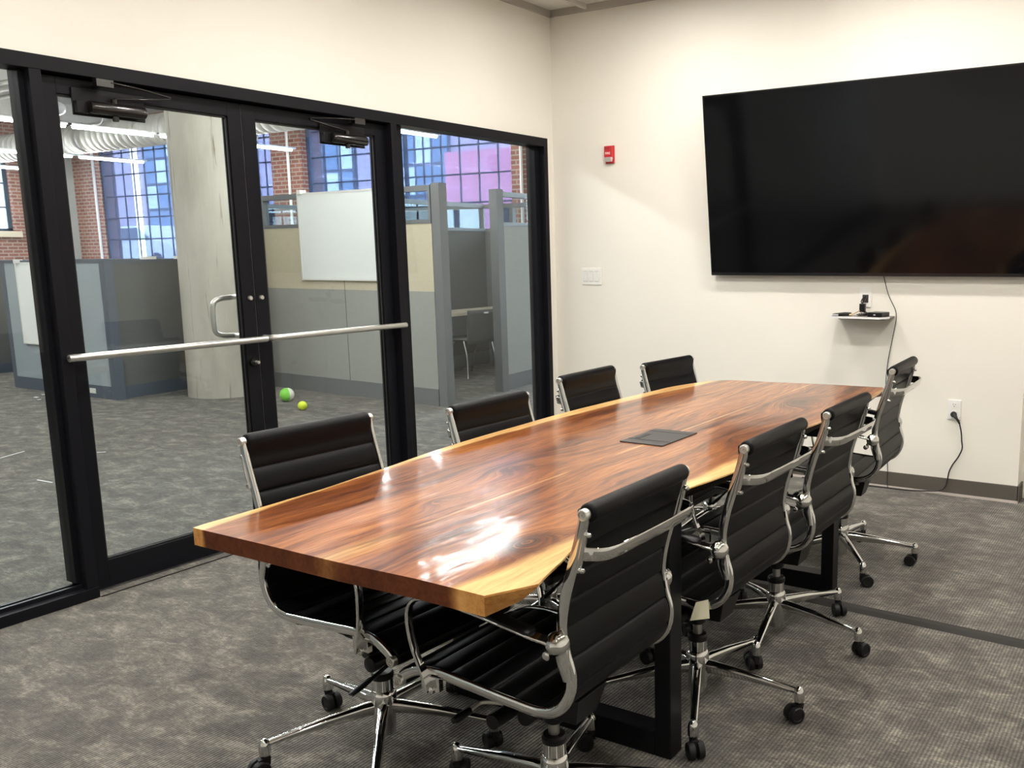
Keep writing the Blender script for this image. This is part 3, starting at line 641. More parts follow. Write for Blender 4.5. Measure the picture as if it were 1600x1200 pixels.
        a.sweep([(-.190, Y(.003), .600), (-.196, Y(.004), .560), (-.206, Y(.003), .515)], [0.018, 0.018, 0.014], [0.034, 0.032, 0.022], (0, 1, 0))     # plate down the rail
        a.prism([(.165, Y(-.004)), (.165, Y(.010)), (.222, Y(.010)), (.222, Y(-.004))][::sd], 0.398, 0.431)
        a.lathe((.193, Y(.006), .397), (0, sd, 0), [(0.011, 0), (0.011, 0.008), (0.007, 0.010), (0, 0.0095)], 12)
        arm = a.build('armrest', MT['chrome'], ch, ang=45)
        pp = catmull([(-.135, Y(.034), .623), (-.09, Y(.036), .631), (0.0, Y(.037), .645), (.10, Y(.037), .654), (.165, Y(.037), .652)], 5)
        k = len(pp)
        MB().sweep(pp, [0.030 if i in (0, k - 1) else 0.040 for i in range(k)], [0.008 if i in (0, k - 1) else 0.014 for i in range(k)], (0, 1, 0), rnd=0.9).build('arm_pad', MT['plastic'], arm, ang=50)
    # rear grab brace: trapezoidal band behind the back, bolted to both rails
    b = MB(); zb = 0.806; xb = -0.236
    bp = [(xb + .004, -HW + .001, zb), (xb - .016, -HW + .002, zb), (xb - .046, -HW + .018, zb), (xb - .060, -HW + .048, zb), (xb - .064, -.10, zb), (xb - .064, .10, zb), (xb - .060, HW - .048, zb), (xb - .046, HW - .018, zb), (xb - .016, HW - .002, zb), (xb + .004, HW - .001, zb)]
    b.sweep(catmull(bp, 4), 0.031, 0.006, (-0.28, 0, 1), rnd=0.5)
    for sd in (-1, 1):
        b.sweep([(-.252 - .004, sd * HW, .852), (-.236 - .010, sd * HW, .806), (-.222 - .012, sd * HW, .765)], [.013, .016, .013], 0.010, (0, 1, 0), rnd=0.6)
        for zz, xx in ((.850, -.262), (.770, -.244)): b.lathe((xx + .002, sd * HW, zz), (-1, 0, -0.25), [(0.007, -0.004), (0.007, 0.004), (0.004, 0.009), (0, 0.010)], 10)
    b.build('back_brace', MT['chrome'], ch, ang=45)
    # spreader bars and mechanism
    for xs_, zz in ((0.10, .428), (-0.10, .414)):
        sp = catmull([(xs_, -HW, zz), (xs_, -HW + .03, zz - .020), (xs_ * 0.8, -.07, zz - .052), (xs_ * 0.7, 0, zz - .058), (xs_ * 0.8, .07, zz - .052), (xs_, HW - .03, zz - .020), (xs_, HW, zz)], 4)
        MB().sweep(sp, 0.030, 0.010, (1, 0, 0), rnd=0.5).build('seat_spreader', MT['plastic'], ch, ang=45)
    t = MB(); t.hexa([(-.10, -.045, .300), (.13, -.04, .290), (.13, .04, .290), (-.10, .045, .300), (-.12, -.065, .372), (.15, -.06, .372), (.15, .06, .372), (-.12, .065, .372)])
    t.lathe((.095, -.125, .292), (0, 1, 0), [(0.018, 0), (0.023, 0.004), (0.023, 0.07), (0.020, 0.075), (0.020, 0.25)], 16)
    t.lathe((.030, -.085, .300), (0, 1, 0), [(0.018, 0), (0.021, 0.004), (0.021, 0.166), (0.018, 0.17)], 16)
    t.lathe((0, 0, .262), (0, 0, 1), [(0.020, 0), (0.028, 0.008), (0.032, 0.05)], 16)
    me = t.build('tilt_mechanism', MT['plastic'], ch, ang=40, bevel=0.002)
    l1 = MB().tube(catmull([(.10, -.05, .310), (.150, -.07, .318), (.165, -.10, .315), (.165, -.16, .296), (.165, -.185, .290)], 4), 0.0055, 8)
    l1.sweep([(.165, -.175, .293), (.166, -.205, .286), (.167, -.245, .278)], [.014, .022, .018], [.010, .010, .006], (1, 0, 0), rnd=0.7)
    l1.build('height_lever', MT['plastic'], me, ang=45)
    l2 = MB().tube(catmull([(.10, .05, .305), (.150, .06, .302), (.175, .075, .300), (.175, .115, .298)], 4), 0.0055, 8); o = l2.build('tilt_lever', MT['lever_rod'], me, ang=45); o['label'] = 'pale metal rod lever'
    MB().lathe((.175, .112, .298), (0, 1, 0), [(.006, 0), (.010, .003), (.0105, .05), (.008, .062), (0, .063)], 12).build('lever_grip', MT['plastic'], me)
    MB().lathe((0, 0, .215), (0, 0, 1), [(0.0145, 0), (0.0145, 0.055)], 18).build('gas_piston', MT['steel'], ch)
    for o in ch.children: o['upper'] = 1
    return ch
def add_base(ch, ang):
    h = MB().lathe((0, 0, .036), (0, 0, 1), [(0.020, 0), (0.030, 0.002), (0.033, .05), (0.036, .095), (0.037, .125), (0.033, .135), (0.030, .138), (0.030, .178), (0.0, .179)], 24).build('base_hub', MT['chrome'], ch)
    MB().lathe((0, 0, .208), (0, 0, 1), [(0.0315, 0), (0.0325, 0.004), (0.0325, 0.014), (0.028, 0.020), (0.016, 0.021)], 24).build('column_collar', MT['plastic'], h)
    legs = []
    for k in range(5):
        mb = MB(); R = 0.330
        secs = [(0.022, .128, .019, .030), (0.060, .127, .0175, .028), (0.16, .118, .0155, .022), (0.26, .1045, .0135, .0155), (0.318, .0965, .0125, .0125)]
        rings = []
        for x, z, w_, hh in secs:      # tall at the hub, flatter at the tip, keel below
            rings.append([Vector((x, w_ * math.cos(2 * PI * q / 14) * (1.0 if math.sin(2 * PI * q / 14) > -0.1 else 0.75), z + (hh * 0.5 * math.sin(2 * PI * q / 14) if math.sin(2 * PI * q / 14) > 0 else hh * 1.0 * math.sin(2 * PI * q / 14)))) for q in range(14)])
        mb.loft(rings)
        mb.lathe((R, 0, .062), (0, 0, 1), [(0.0155, 0), (0.0165, 0.006), (0.0165, 0.026), (0.0145, 0.036), (0.009, 0.044), (0.003, 0.0475), (0, 0.048)], 18)
        lg = mb.build('leg', MT['chrome'], ch, ang=50)
        lg.rotation_euler = (0, 0, ang + k * 2 * PI / 5)
        legs.append(lg)
        cm = MB(); wr = 0.0255
        for sy in (-1, 1):
            cm.lathe((0.018, sy * 0.0035, wr), (0, sy, 0), [(0.020, 0), (wr, 0.002), (wr, 0.017), (wr - 0.002, 0.020), (0.0165, 0.0205), (0.0155, 0.0185), (0, 0.0185)], 22)
        cm.tube([(0.0, 0, .064), (0.0, 0, .046)], 0.0125, 12)
        cm.hexa([(-.012, -.004, .030), (.026, -.004, .020), (.026, .004, .020), (-.012, .004, .030), (-.012, -.010, .056), (.022, -.010, .053), (.022, .010, .053), (-.012, .010, .056)])
        c = cm.build('caster', MT['rubber'], lg, ang=40); c.location = (R, 0, 0); c.rotation_euler = (0, 0, random.uniform(0, 6.28))
    return legs
CH0 = make_chair(); add_base(CH0, 0.0)
GL = 'chairs on the glass partition side of the table'; GR = 'chairs on the open side of the table'
D = math.radians
CHAIRS = [
    # x, y, facing deg, lift, base deg (world), label
    (1.980, -3.640, -2.5, .026, 24, 'black ribbed leather swivel chair nearest the camera on the glass wall side', GL),
    (1.915, -2.745, -1.0, -.032, 52, 'black ribbed leather swivel chair second from the near end on the glass wall side', GL),
    (1.890, -2.035, 1.2, -.010, 10, 'black ribbed leather swivel chair third from the near end, backing onto the partition end jamb', GL),
    (1.912, -1.365, -5.0, -.031, 50, 'black ribbed leather swivel chair furthest along the glass wall side, below the light switch', GL),
    (2.620, -3.675, 180 + 0.0, -.003, 36, 'black ribbed leather swivel chair in the foreground with its chrome back brace facing the camera', GR),
    (2.653, -2.948, 180 - 0.3, -.001, 7, 'black swivel chair with a cream paper tag under its seat, behind the foreground chair', GR),
    (2.672, -2.345, 180 + 0.0, -.003, -7, 'black swivel chair third from the near end on the open side of the table', GR),
    (2.615, -1.430, 180 + 3.0, .030, 17, 'black swivel chair at the far open side end, nearest the television, almost edge on', GR),
]
# make copies from the pristine chair first, then place the source itself
copies = [copy_tree(CH0) for _ in range(7)] + [CH0]
for (x, y, f, dz, ba, lab, gp), c in zip(CHAIRS, copies):
    rz = D(f); c.location = (x, y, 0); c.rotation_euler = (0, 0, rz); c['label'] = lab; c['group'] = gp; k = 0
    for o in sorted(c.children, key=lambda q: q.name):
        if o.get('upper'): o.location.z = dz
        elif o.name.startswith('leg'):
            o.rotation_euler = (0, 0, D(ba) - rz + k * 2 * PI / 5)
            for cc in o.children: cc.rotation_euler = (0, 0, random.uniform(0, 6.28))
            k += 1
for o in bpy.data.objects:
    if 'upper' in o: del o['upper']
# paper tag hanging from the second chair on the open side
tg = MB(); R2 = copies[5]
tp = [(-.150, -HW - .010, .427), (-.118, -HW - .012, .418)]
tg.hexa([(-.150, HW + .006, .424), (-.110, HW + .006, .408), (-.110, HW + .007, .408), (-.150, HW + .007, .424), (-.158, HW + .014, .372), (-.095, HW + .014, .352), (-.095, HW + .015, .352), (-.158, HW + .015, .372)])
for v in range(len(tg.v)):
    x, y, z = tg.v[v]; tg.v[v] = (x, y, z + 0.02)
o = tg.build('paper_tag', MT['pale_tag'], R2, smooth=False); o['label'] = 'cream paper tag under the seat'

# ================================================================== TELEVISION
tv = thing('television', 'large black flat screen television mounted on the cream wall', 'television', (0, 0, 0))
X0, X1 = 1.267, 3.195; ZB_, H = 1.266, 1.095; tilt = math.radians(7.3)
def tvp(x, u, d):    # u along the height, d out of the front face
    by = -0.050; ty = by - math.sin(tilt) * u; z = ZB_ + math.cos(tilt) * u
    return (x, ty - math.cos(tilt) * d, z - math.sin(tilt) * d)
def tvbox(mb, x0, x1, u0, u1, d0, d1):
    mb.hexa([tvp(x0, u0, d1), tvp(x1, u0, d1), tvp(x1, u0, d0), tvp(x0, u0, d0), tvp(x0, u1, d1), tvp(x1, u1, d1), tvp(x1, u1, d0), tvp(x0, u1, d0)]); return mb
b = tvbox(MB(), X0, X1, 0, H, -0.030, -0.002); tvbox(b, X0 + .25, X1 - .25, 0.06, H - .3, -0.048, -0.028)
b.build('television_body', MT['bezel'], tv, smooth=False, bevel=0.002)
b = MB(); w_ = 0.008
for a in ((X0, X0 + w_, 0, H), (X1 - w_, X1, 0, H), (X0 + w_, X1 - w_, 0, 0.018), (X0 + w_, X1 - w_, H - w_, H)): tvbox(b, a[0], a[1], a[2], a[3], -0.002, 0.002)
b.build('bezel', MT['bezel'], tv, smooth=False)
tvbox(MB(), X0 + w_, X1 - w_, .018, H - w_, -0.002, 0.0).build('screen', MT['screen'], tv, smooth=False)
b = MB(); b.box((1.9, -0.030, 1.45), (2.55, -0.0005, 1.95)).box((2.0, -0.075, 1.55), (2.04, -0.02, 1.95)).box((2.4, -0.075, 1.55), (2.44, -0.02, 1.95)); b.build('wall_mount', MT['powder'], tv, smooth=False)

# wall shelf and what lies on it
sh = MB().prism([(2.120, -0.200), (2.385, -0.200), (2.410, -0.001), (2.095, -0.001)][:4], 1.030, 1.034)
sh = MB().prism([(2.098, -0.180), (2.398, -0.180), (2.436, -0.110), (2.436, -0.001), (2.098, -0.001)], 1.028, 1.034).build('wall_shelf', MT['shelf_g'], smooth=False)
tag(sh, 'small thin wall shelf with a pale front edge under the television', 'shelf')
e = MB().box((2.098, -0.183, 1.024), (2.398, -0.180, 1.036)).hexa([(2.398, -.183, 1.024), (2.439, -.112, 1.024), (2.436, -.110, 1.024), (2.398, -.180, 1.024), (2.398, -.183, 1.036), (2.439, -.112, 1.036), (2.436, -.110, 1.036), (2.398, -.180, 1.036)]).build('front_edge', MT['shelf_edge'], sh, smooth=False); e['label'] = 'white front edge'
MB().box((2.13, -0.10, 1.014), (2.40, -0.0008, 1.028)).build('bracket', MT['shelf_g'], sh, smooth=False)
rm = MB().box((-.022, -.075, 0), (.022, .075, .016)).build('remote_control', MT['plastic'], bevel=0.004); rm.location = (2.150, -.095, 1.0342); rm.rotation_euler = (0, 0, D(-12))
tag(rm, 'black remote control with a silver end on the left of the wall shelf', 'remote control')
o = MB().box((-.020, -.0765, .004), (.020, -.0752, .014)).build('silver_end', MT['grey_plastic'], rm, smooth=False)
bt = MB()
for r_ in range(6):
    for c_ in range(3): bt.box((-.014 + c_ * .011, -.055 + r_ * .02, .016), (-.008 + c_ * .011, -.045 + r_ * .02, .0175))
bt.build('buttons', MT['grommet'], rm, smooth=False)
bx = MB().box((-.045, -.055, 0), (.045, .055, .026)).build('media_box', MT['plastic'], bevel=0.004); bx.location = (2.365, -.085, 1.0342); bx.rotation_euler = (0, 0, D(-8))
tag(bx, 'small flat black media box on the right of the wall shelf', 'media box')
MB().box((-.006, -.0562, .009), (.006, -.0552, .016)).build('port', MT['grey_plastic'], bx, smooth=False)
ad = MB().box((-.017, -.014, 0), (.017, .014, .050)).build('cable_adapter', MT['plastic'], bevel=0.004); ad.location = (2.262, -.060, 1.0342 + .022)
tag(ad, 'upright black cable adapter block hanging over the middle of the wall shelf', 'adapter')
cb = MB(); 
for k in range(3):
    pts = [(2.235 + .012 * k, -.075, 1.042 + .004 * k), (2.262 + .01 * k, -.115, 1.040 + .004 * k), (2.305, -.105 - .004 * k, 1.042 + .006 * k), (2.300, -.060, 1.046), (2.262 + .004 * k, -.060, 1.062)]
    cb.tube(catmull(pts, 6), 0.0042, 8)
cb = cb.build('cable_bundle', MT['cable']); tag(cb, 'coiled black cable bundle on the wall shelf between remote and media box', 'cable')
cn = MB(); cn.tube(catmull([(2.262, -.060, 1.075), (2.235, -.085, 1.055), (2.212, -.105, 1.043)], 5), 0.003, 8); cn.tube([(2.212, -.105, 1.043), (2.200, -.112, 1.0405)], 0.0055, 8)
tag(cn.build('connector_lead', MT['brass']), 'short brass coloured connector lead lying on the wall shelf', 'cable')
# recessed cable plate above the shelf
cp = MB(); 
cp.box((2.225, -.006, 1.082), (2.296, -.0002, 1.196)); cp = cp.build('cable_outlet', MT['white_plastic'], bevel=0.002, smooth=False)
tag(cp, 'white cable pass through wall plate between television and shelf', 'wall plate')
MB().box((2.243, -.0075, 1.108), (2.279, -.0055, 1.156)).build('opening', MT['slot'], cp, smooth=False)
vc = MB(); vc.tube(catmull([(2.268, -.007, 1.150), (2.272, -.030, 1.140), (2.268, -.050, 1.118), (2.258, -.058, 1.106)], 6), .0035, 8); vc.tube(catmull([(2.262, -.007, 1.148), (2.250, -.028, 1.132), (2.250, -.050, 1.116), (2.262, -.060, 1.104)], 6), .0035, 8)
tag(vc.build('video_cable', MT['cable']), 'pair of thin black leads dropping from the wall plate to the adapter', 'cable')
# loose black cable from the TV down the wall
pts = [(2.366, -.045, 1.30), (2.372, -.030, 1.268), (2.398, -.012, 1.16), (2.440, -.010, 1.075), (2.448, -.008, 1.03), (2.443, -.006, .98), (2.425, -.006, .87), (2.408, -.006, .76), (2.400, -.006, .62), (2.41, -.006, .40), (2.43, -.008, .12), (2.44, -.03, .012), (2.50, -.036, .006)]
tag(MB().tube(catmull(pts, 6), .0022, 8).build('television_cable', MT['cable']), 'thin black cable hanging down the wall from under the television', 'cable')

# light switch
def plate(name, x0, x1, z0, z1, lab, cat):
    o = MB().box((x0, -.0065, z0), (x1, -.0002, z1)).build(name, MT['white_plastic'], bevel=0.0025, smooth=False); return tag(o, lab, cat)
sw = plate('light_switch', .233, .395, 1.193, 1.310, 'white three gang light switch plate on the cream wall', 'light switch')
for k in range(3):
    x = .262 + k * .046
    MB().hexa([(x - .0165, -.0075, 1.218), (x + .0165, -.0075, 1.218), (x + .0165, -.0066, 1.218), (x - .0165, -.0066, 1.218), (x - .0165, -.011, 1.285), (x + .0165, -.011, 1.285), (x + .0165, -.0066, 1.285), (x - .0165, -.0066, 1.285)]).build('rocker', MT['white_plastic'], sw, smooth=False)
    MB().box((x - .018, -.0069, 1.215), (x + .018, -.0064, 1.288)).build('rocker_gap', MT['edge_trim'], sw, smooth=False)
# wall socket and its cord
so = plate('wall_socket', 2.762, 2.838, .448, .563, 'white duplex wall socket with a black cord plugged in', 'wall socket')
for zz in (.532, .482):
    MB().lathe((2.800, -.0064, zz), (0, -1, 0), [(.017, 0), (.017, .002), (0, .0021)], 20).build('receptacle', MT['white_plastic'], so)
sl = MB().box((2.7925, -.0088, .534), (2.7945, -.0084, .542)).box((2.8055, -.0088, .534), (2.8075, -.0084, .541)).box((2.798, -.0088, .523), (2.802, -.0084, .528)); sl.build('slots', MT['slot'], so, smooth=False)
pc = MB(); pc.lathe((2.800, -.0090, .481), (0, -1, 0), [(.0165, 0), (.0175, .004), (.0165, .018), (.011, .026), (0, .027)], 18)
pc.tube(catmull([(2.800, -.026, .481), (2.812, -.036, .474), (2.828, -.034, .452), (2.838, -.028, .430)], 5), [.010] * 4 + [.009] * 4 + [.007] * 4 + [.006] * 3 + [.005], 10)
pcp = [(2.838, -.028, .430), (2.848, -.020, .380), (2.852, -.016, .330), (2.856, -.014, .285), (2.838, -.014, .235), (2.808, -.014, .185), (2.790, -.014, .140), (2.784, -.018, .095), (2.775, -.025, .055), (2.748, -.032, .028), (2.69, -.036, .018), (2.62, -.034, .010), (2.56, -.033, .006), (2.45, -.032, .005), (2.2, -.034, .005), (1.9, -.035, .005)]
pc.tube(catmull(pcp, 6), .0040, 8)
tag(pc.build('power_cord', MT['cable']), 'black power cord running from the wall socket along the baseboard', 'power cord')
# fire alarm
fa = MB().box((.446, -.012, 2.008), (.514, -.0002, 2.125)).build('fire_alarm', MT['alarm'], smooth=False, bevel=0.003)
fa.data.materials[0] = MT['alarm']; tag(fa, 'red fire alarm horn strobe with white lettering on the cream wall', 'fire alarm')
MB().box((.450, -.038, 2.048), (.511, -.012, 2.121)).build('housing', MT['alarm'], fa, smooth=False, bevel=0.004)
gm = MB()
for k in range(3): gm.box((.462 + .012 * k, -.0386, 2.098), (.467 + .012 * k, -.0380, 2.114))
gm.build('horn_slots', MT['slot'], fa, smooth=False)
o = MB().hexa([(.462, -.030, 2.018), (.500, -.030, 2.018), (.500, -.012, 2.018), (.462, -.012, 2.018), (.456, -.044, 2.047), (.506, -.044, 2.047), (.506, -.012, 2.047), (.456, -.012, 2.047)]).build('strobe_lens', MT['alarm_clear'], fa, smooth=False, bevel=0.002); o['label'] = 'clear strobe lens'
text_mesh('FIRE', .0225, MT['white_ink'], fa, 'lettering', (.4805, -.0388, 2.072), (PI / 2, 0, 0))

# floor cord cover
cc = MB(); sec = [(-.041, 0.0), (-.018, .011), (.018, .011), (.041, 0.0)]
rings = []
for x, y in ((2.35, -1.925), (2.82, -1.958), (3.49, -1.990), (4.6, -2.03)):
    rings.append([(x, y + a, .0006 + b) for a, b in sec])
cc.loft(rings); o = cc.build('cord_cover', MT['cover'], smooth=False); tag(o, 'flat black rubber cord cover lying across the carpet', 'cord cover')

# ceiling downlights (above the frame; they light the room)
LX = (1.15, 2.50, 3.9); LY = (-0.90, -2.30, -3.75, -5.3)
dl0 = None
for iy, y in enumerate(LY):
    for ix, x in enumerate(LX):
        if dl0 is None:
            def ringz(r, z): return [(r * math.cos(2 * PI * q / 28), r * math.sin(2 * PI * q / 28), z) for q in range(28)]
            dl0 = MB().loft([ringz(.080, .016), ringz(.080, .002), ringz(.100, 0), ringz(.105, .004), ringz(.105, .016)], True, False).build('ceiling_downlight', MT['can_trim'])
            MB().lathe((0, 0, .006), (0, 0, 1), [(.079, 0), (.079, .006)], 28).build('lens', MT['can'], dl0); c = dl0
        else: c = copy_tree(dl0)
        c.location = (x, y, HC + .012)
        tag(c, 'round recessed downlight in the conference room ceiling', 'ceiling light', 'recessed ceiling downlights above the frame')

# ================================================================== OPEN OFFICE
YW = 6.5; XE = -18.6; HO = 4.35
struct(MB().box((XE - .3, -9.0, HO), (0.0, YW + .4, HO + .2)).build('ceiling_office', MT['white_conc'], smooth=False), 'white painted concrete ceiling of the open office', 'ceiling')
for k, x in enumerate((-15.4, -11.9, -8.4, -4.9, -1.4)):
    struct(MB().box((x - .2, -9.0, HO - .32), (x + .2, YW, HO)).build('trim_%d' % (11 + k), MT['white_conc'], smooth=False), 'white painted concrete ceiling beam of the open office', 'trim')
struct(MB().box((-.13, .14, 0), (0.0, YW + .4, HO)).box((-.13, -9, HC + .15), (0.0, .14, HO)).build('wall_office_end', MT['wall'], smooth=False), 'cream wall closing the open office on the right', 'wall')
struct(MB().box((XE, -9.15, 0), (0, -9.0, HO)).build('wall_office_rear', MT['white_conc'], smooth=False), 'pale wall closing the open office behind', 'wall')

# window wall: piers, spandrel, steel windows
def steel_window(name, x0, x1, z0, z1, lab, px=.40, pz=.4625, split=None):
    mb = MB(); y0, y1 = YW + .055, YW + .080
    mb.box((x0, y0 - .02, z0), (x0 + .06, y1 + .02, z1)).box((x1 - .06, y0 - .02, z0), (x1, y1 + .02, z1)).box((x0, y0 - .02, z0), (x1, y1 + .02, z0 + .06)).box((x0, y0 - .02, z1 - .06), (x1, y1 + .02, z1))
    n = round((x1 - x0) / px); 
    for k in range(1, n):
        x = x0 + (x1 - x0) * k / n; w_ = .045 if split and abs(k - split) < .1 else .011
        mb.box((x - w_, y0, z0), (x + w_, y1, z1))
    z = z1 - .25
    while z > z0 + .1: mb.box((x0, y0 + .002, z - .014), (x1, y1 - .002, z + .014)); z -= pz
    o = mb.build(name, MT['mull'], smooth=False); struct(o, lab, 'window')
    MB().box((x0 + .02, YW + .066, z0 + .02), (x1 - .02, YW + .072, z1 - .02)).build('panes', MT['win_glass'], o, smooth=False)
    return o
Z0, Z1 = .95, 3.88
steel_window('window_3', -17.10, -11.15, Z0, Z1, 'tall steel framed office window left of the concrete column')
steel_window('window_4', -10.30, -5.43, Z0, Z1, 'tall steel framed office window beyond the cubicles', split=6)
steel_window('window_5', -4.70, -.4, Z0, Z1, 'steel framed office window at the right end of the office')
wl = MB()
wl.box((XE, YW, 0), (0, YW + .35, Z0)).box((XE, YW, Z1), (0, YW + .35, HO))
struct(wl.build('wall_window_side', MT['brick'], smooth=False), 'brick wall under and over the office windows', 'wall')
for x0, x1, nme, lab in ((-17.95, -17.10, 'wall_pier', 'red brick pier left of the shaded window'), (-11.15, -10.30, 'wall_pier', 'red brick pier between the shaded windows'), (-5.43, -4.70, 'wall_pier', 'brick pier right of the shaded windows'), (-.4, -.13, 'wall_pier', 'brick pier at the office end wall')):
    struct(MB().box((x0, YW - .12, 0), (x1, YW + .35, HO)).build(nme, MT['brick'], smooth=False), lab, 'wall')
struct(MB().box((XE, YW - .35, 0), (-17.95, YW + .35, HO)).build('wall_plaster_pier', MT['grey_wall'], smooth=False), 'grey plastered pier in the office corner', 'wall')
for k, (x, lab) in enumerate(((-17.98, 'large grey vertical pipe beside the plastered pier'), )):
    tag(MB().tube([(x, YW - .47, 0), (x, YW - .47, HO)], .11, 16).build('vertical_pipe', MT['pipe']), lab, 'pipe')
for x, lab in ((-17.05, 'thin white conduit on the brick pier by the shaded window'), (-10.62, 'thin white conduit running up the brick pier behind the cubicle'), (-5.20, 'left one of two white conduits on the pier beyond the cubicle'), (-5.03, 'right one of two white conduits on the pier beyond the cubicle')):
    tag(MB().tube([(x, YW - .16, 0), (x, YW - .16, 3.9)], .026, 10).build('wall_conduit', MT['white_plastic']), lab, 'conduit')
# left wall of the office with a bright window
ly0, ly1, lz0, lz1 = 3.1, 5.35, 1.98, 3.62
wl = MB(); wl.box((XE - .3, -9, 0), (XE, ly0, HO)).box((XE - .3, ly1, 0), (XE, YW + .35, HO)).box((XE - .3, ly0, 0), (XE, ly1, lz0)).box((XE - .3, ly0, lz1), (XE, ly1, HO))
struct(wl.build('wall_office_left', MT['brick'], smooth=False), 'red brick wall at the far left of the office', 'wall')
wn = MB(); xx = XE - .12
wn.box((xx - .03, ly0, lz0), (xx + .03, ly0 + .09, lz1)).box((xx - .03, ly1 - .09, lz0), (xx + .03, ly1, lz1)).box((xx - .03, ly0, lz0), (xx + .03, ly1, lz0 + .06)).box((xx - .03, ly0, lz1 - .06), (xx + .03, ly1, lz1))
for y in (3.62, 4.12, 4.62): wn.box((xx - .02, y - .02, lz0), (xx + .02, y + .02, lz1))
for z in (2.50, 3.02): wn.box((xx - .018, ly0, z - .016), (xx + .018, ly1, z + .016))
wn = wn.build('window_6', MT['mull'], smooth=False); struct(wn, 'bright unshaded steel window at the far left', 'window')
MB().box((xx - .003, ly0 + .02, lz0 + .02), (xx + .003, ly1 - .02, lz1 - .02)).build('panes', MT['win_glass'], wn, smooth=False)
struct(MB().box((XE - .12, ly0 - .1, lz0 - .13), (XE + .10, ly1 + .1, lz0)).build('trim_16', MT['sill'], smooth=False), 'pale stone sill under the bright window', 'trim')
# roller shades
def shade(x0, x1, lab, z0=1.0):
    o = MB().box((x0, YW - .012, z0), (x1, YW - .006, Z1)).build('roller_shade', MT['shade'], smooth=False); tag(o, lab, 'roller shade', 'blue solar shades on the office windows')
    MB().box((x0, YW - .020, z0 - .02), (x1, YW, z0 + .012)).build('hem_bar', MT['navy_trim'], o, smooth=False)
    MB().tube([(x0, YW - .03, Z1 - .03), (x1, YW - .03, Z1 - .03)], .035, 10).build('roller_tube', MT['navy_trim'], o)
shade(-17.02, -15.86, 'blue mesh roller shade at the left of the window behind the low cubicle')
shade(-15.60, -11.20, 'wide blue mesh roller shade between the white gap and the concrete column')
shade(-10.28, -8.42, 'blue mesh roller shade above the whiteboard')
shade(-8.30, -7.93, 'narrow blue mesh roller shade right of the whiteboard')
shade(-7.93 + .02, -5.45, 'blue mesh roller shade seen through the right side light')
# duct
dm = MB(); rr = .262; n = 100; xa, xb_ = XE, -.2
rings = []
seg = 28
for k in range(n * 4):
    x = xa + (xb_ - xa) * (k // 4 + (0, .80, .86, .94)[k % 4]) / n; r = rr + (0.0, 0.0, -.030, -.030)[k % 4]
    rings.append([(x + .10 * math.sin(2 * PI * q / seg) * 0, 4.5 + r * math.cos(2 * PI * q / seg), 3.57 + r * math.sin(2 * PI * q / seg)) for q in range(seg)])
dm.loft(rings); tag(dm.build('air_duct', MT['duct'], ang=80), 'long ribbed white spiral air duct under the office ceiling', 'duct')
for k, (y, z, r) in enumerate(((2.2, 3.95, .045), (1.5, 3.80, .03), (2.9, 4.05, .03))):
    tag(MB().tube([(XE, y, z), (-.2, y, z)], r, 12).build('ceiling_pipe', MT['duct']), ['thick', 'thin low', 'thin high'][k] + ' white pipe running under the office ceiling', 'pipe')
# linear lights
def linear_light(x, y0, y1, label, cable=None):
    t = thing('linear_light', label, 'ceiling light', (x, 0, 0), 0, 'suspended linear lights in the open office')
    MB().box((-.030, y0 - .08, 3.235), (.030, y1 + .08, 3.262)).build('housing', MT['alu'], t, smooth=False)
    MB().tube([(0, y0, 3.222), (0, y1, 3.222)], .028, 12).build('lamp_tube', MT['tube'], t)
    for y in (y0 + .1, y1 - .1): MB().tube([(0, y, 3.26), (0, y, HO - .01)], .003, 6).build('suspension_wire', MT['steel'], t)
    if cable: MB().tube(catmull([(0, cable, 3.262), (.02, cable + .14, 3.31), (.02, cable + .18, 3.55), (.0, cable + .19, HO - .01)], 6), .010, 8).build('power_lead', MT['white_plastic'], t)
rows = {-2.2: ((-6, -4.8), (-4.6, -3.4), (-3.2, -2.0), (-1.8, -.6), (-.4, .8), (1.0, 2.2)), -6.4: ((-5, -3.8), (-3.6, -2.4), (-2.2, -1.0), (1.9, 3.1), (3.25, 4.45), (4.6, 5.75)),
        -9.75: ((-4, -2.8), (-2.6, -1.4), (-.6, .6), (.72, 1.92), (2.03, 3.2), (3.33, 4.5), (4.62, 5.72)), -13.8: ((-2, -.8), (1.6, 2.8), (2.95, 4.15), (4.3, 5.5)), -17.0: ((1.2, 2.4), (2.5, 3.7), (3.82, 4.9))}
ORD = ['nearest the windows', 'second from the windows', 'third from the windows', 'fourth from the windows', 'fifth from the windows', 'sixth from the windows', 'seventh from the windows']
nm = {-2.2: 'in the row by the glass partition', -6.4: 'in the row over the tall cubicle', -9.75: 'in the row below the duct', -13.8: 'in the row by the far shade', -17.0: 'in the row by the far brick wall'}
for x, l in rows.items():
    for k, (a, b_) in enumerate(l): linear_light(x, a, b_, 'white linear light %s, %s' % (nm[x], ORD[len(l) - 1 - k]), (a + .25) if k % 2 == 0 else None)
# smaller ceiling things
o = MB().sphere((-9.6, 1.75, 3.42), .12, 16, 10, (1, 1, .8)).build('ceiling_sensor', MT['grey_plastic']); tag(o, 'round grey ceiling device hanging near the linear lights', 'ceiling device')
MB().tube([(-9.6, 1.75, 3.5), (-9.6, 1.75, HO - .01)], .012, 8).build('stem', MT['grey_plastic'], o)

# concrete column
cx, cy, cr = -4.62, .53, .36
cpr = [(cr + .015, 0), (cr + .01, .3), (cr, 1.4), (cr, 3.0), (cr + .06, 3.45), (cr + .25, 3.95), (cr + .42, HO)]
mb = MB().lathe((cx, cy, 0), (0, 0, 1), cpr, 40)
struct(mb.build('wall_column', MT['concrete'], ang=60), 'rough round concrete column behind the left door', 'wall')

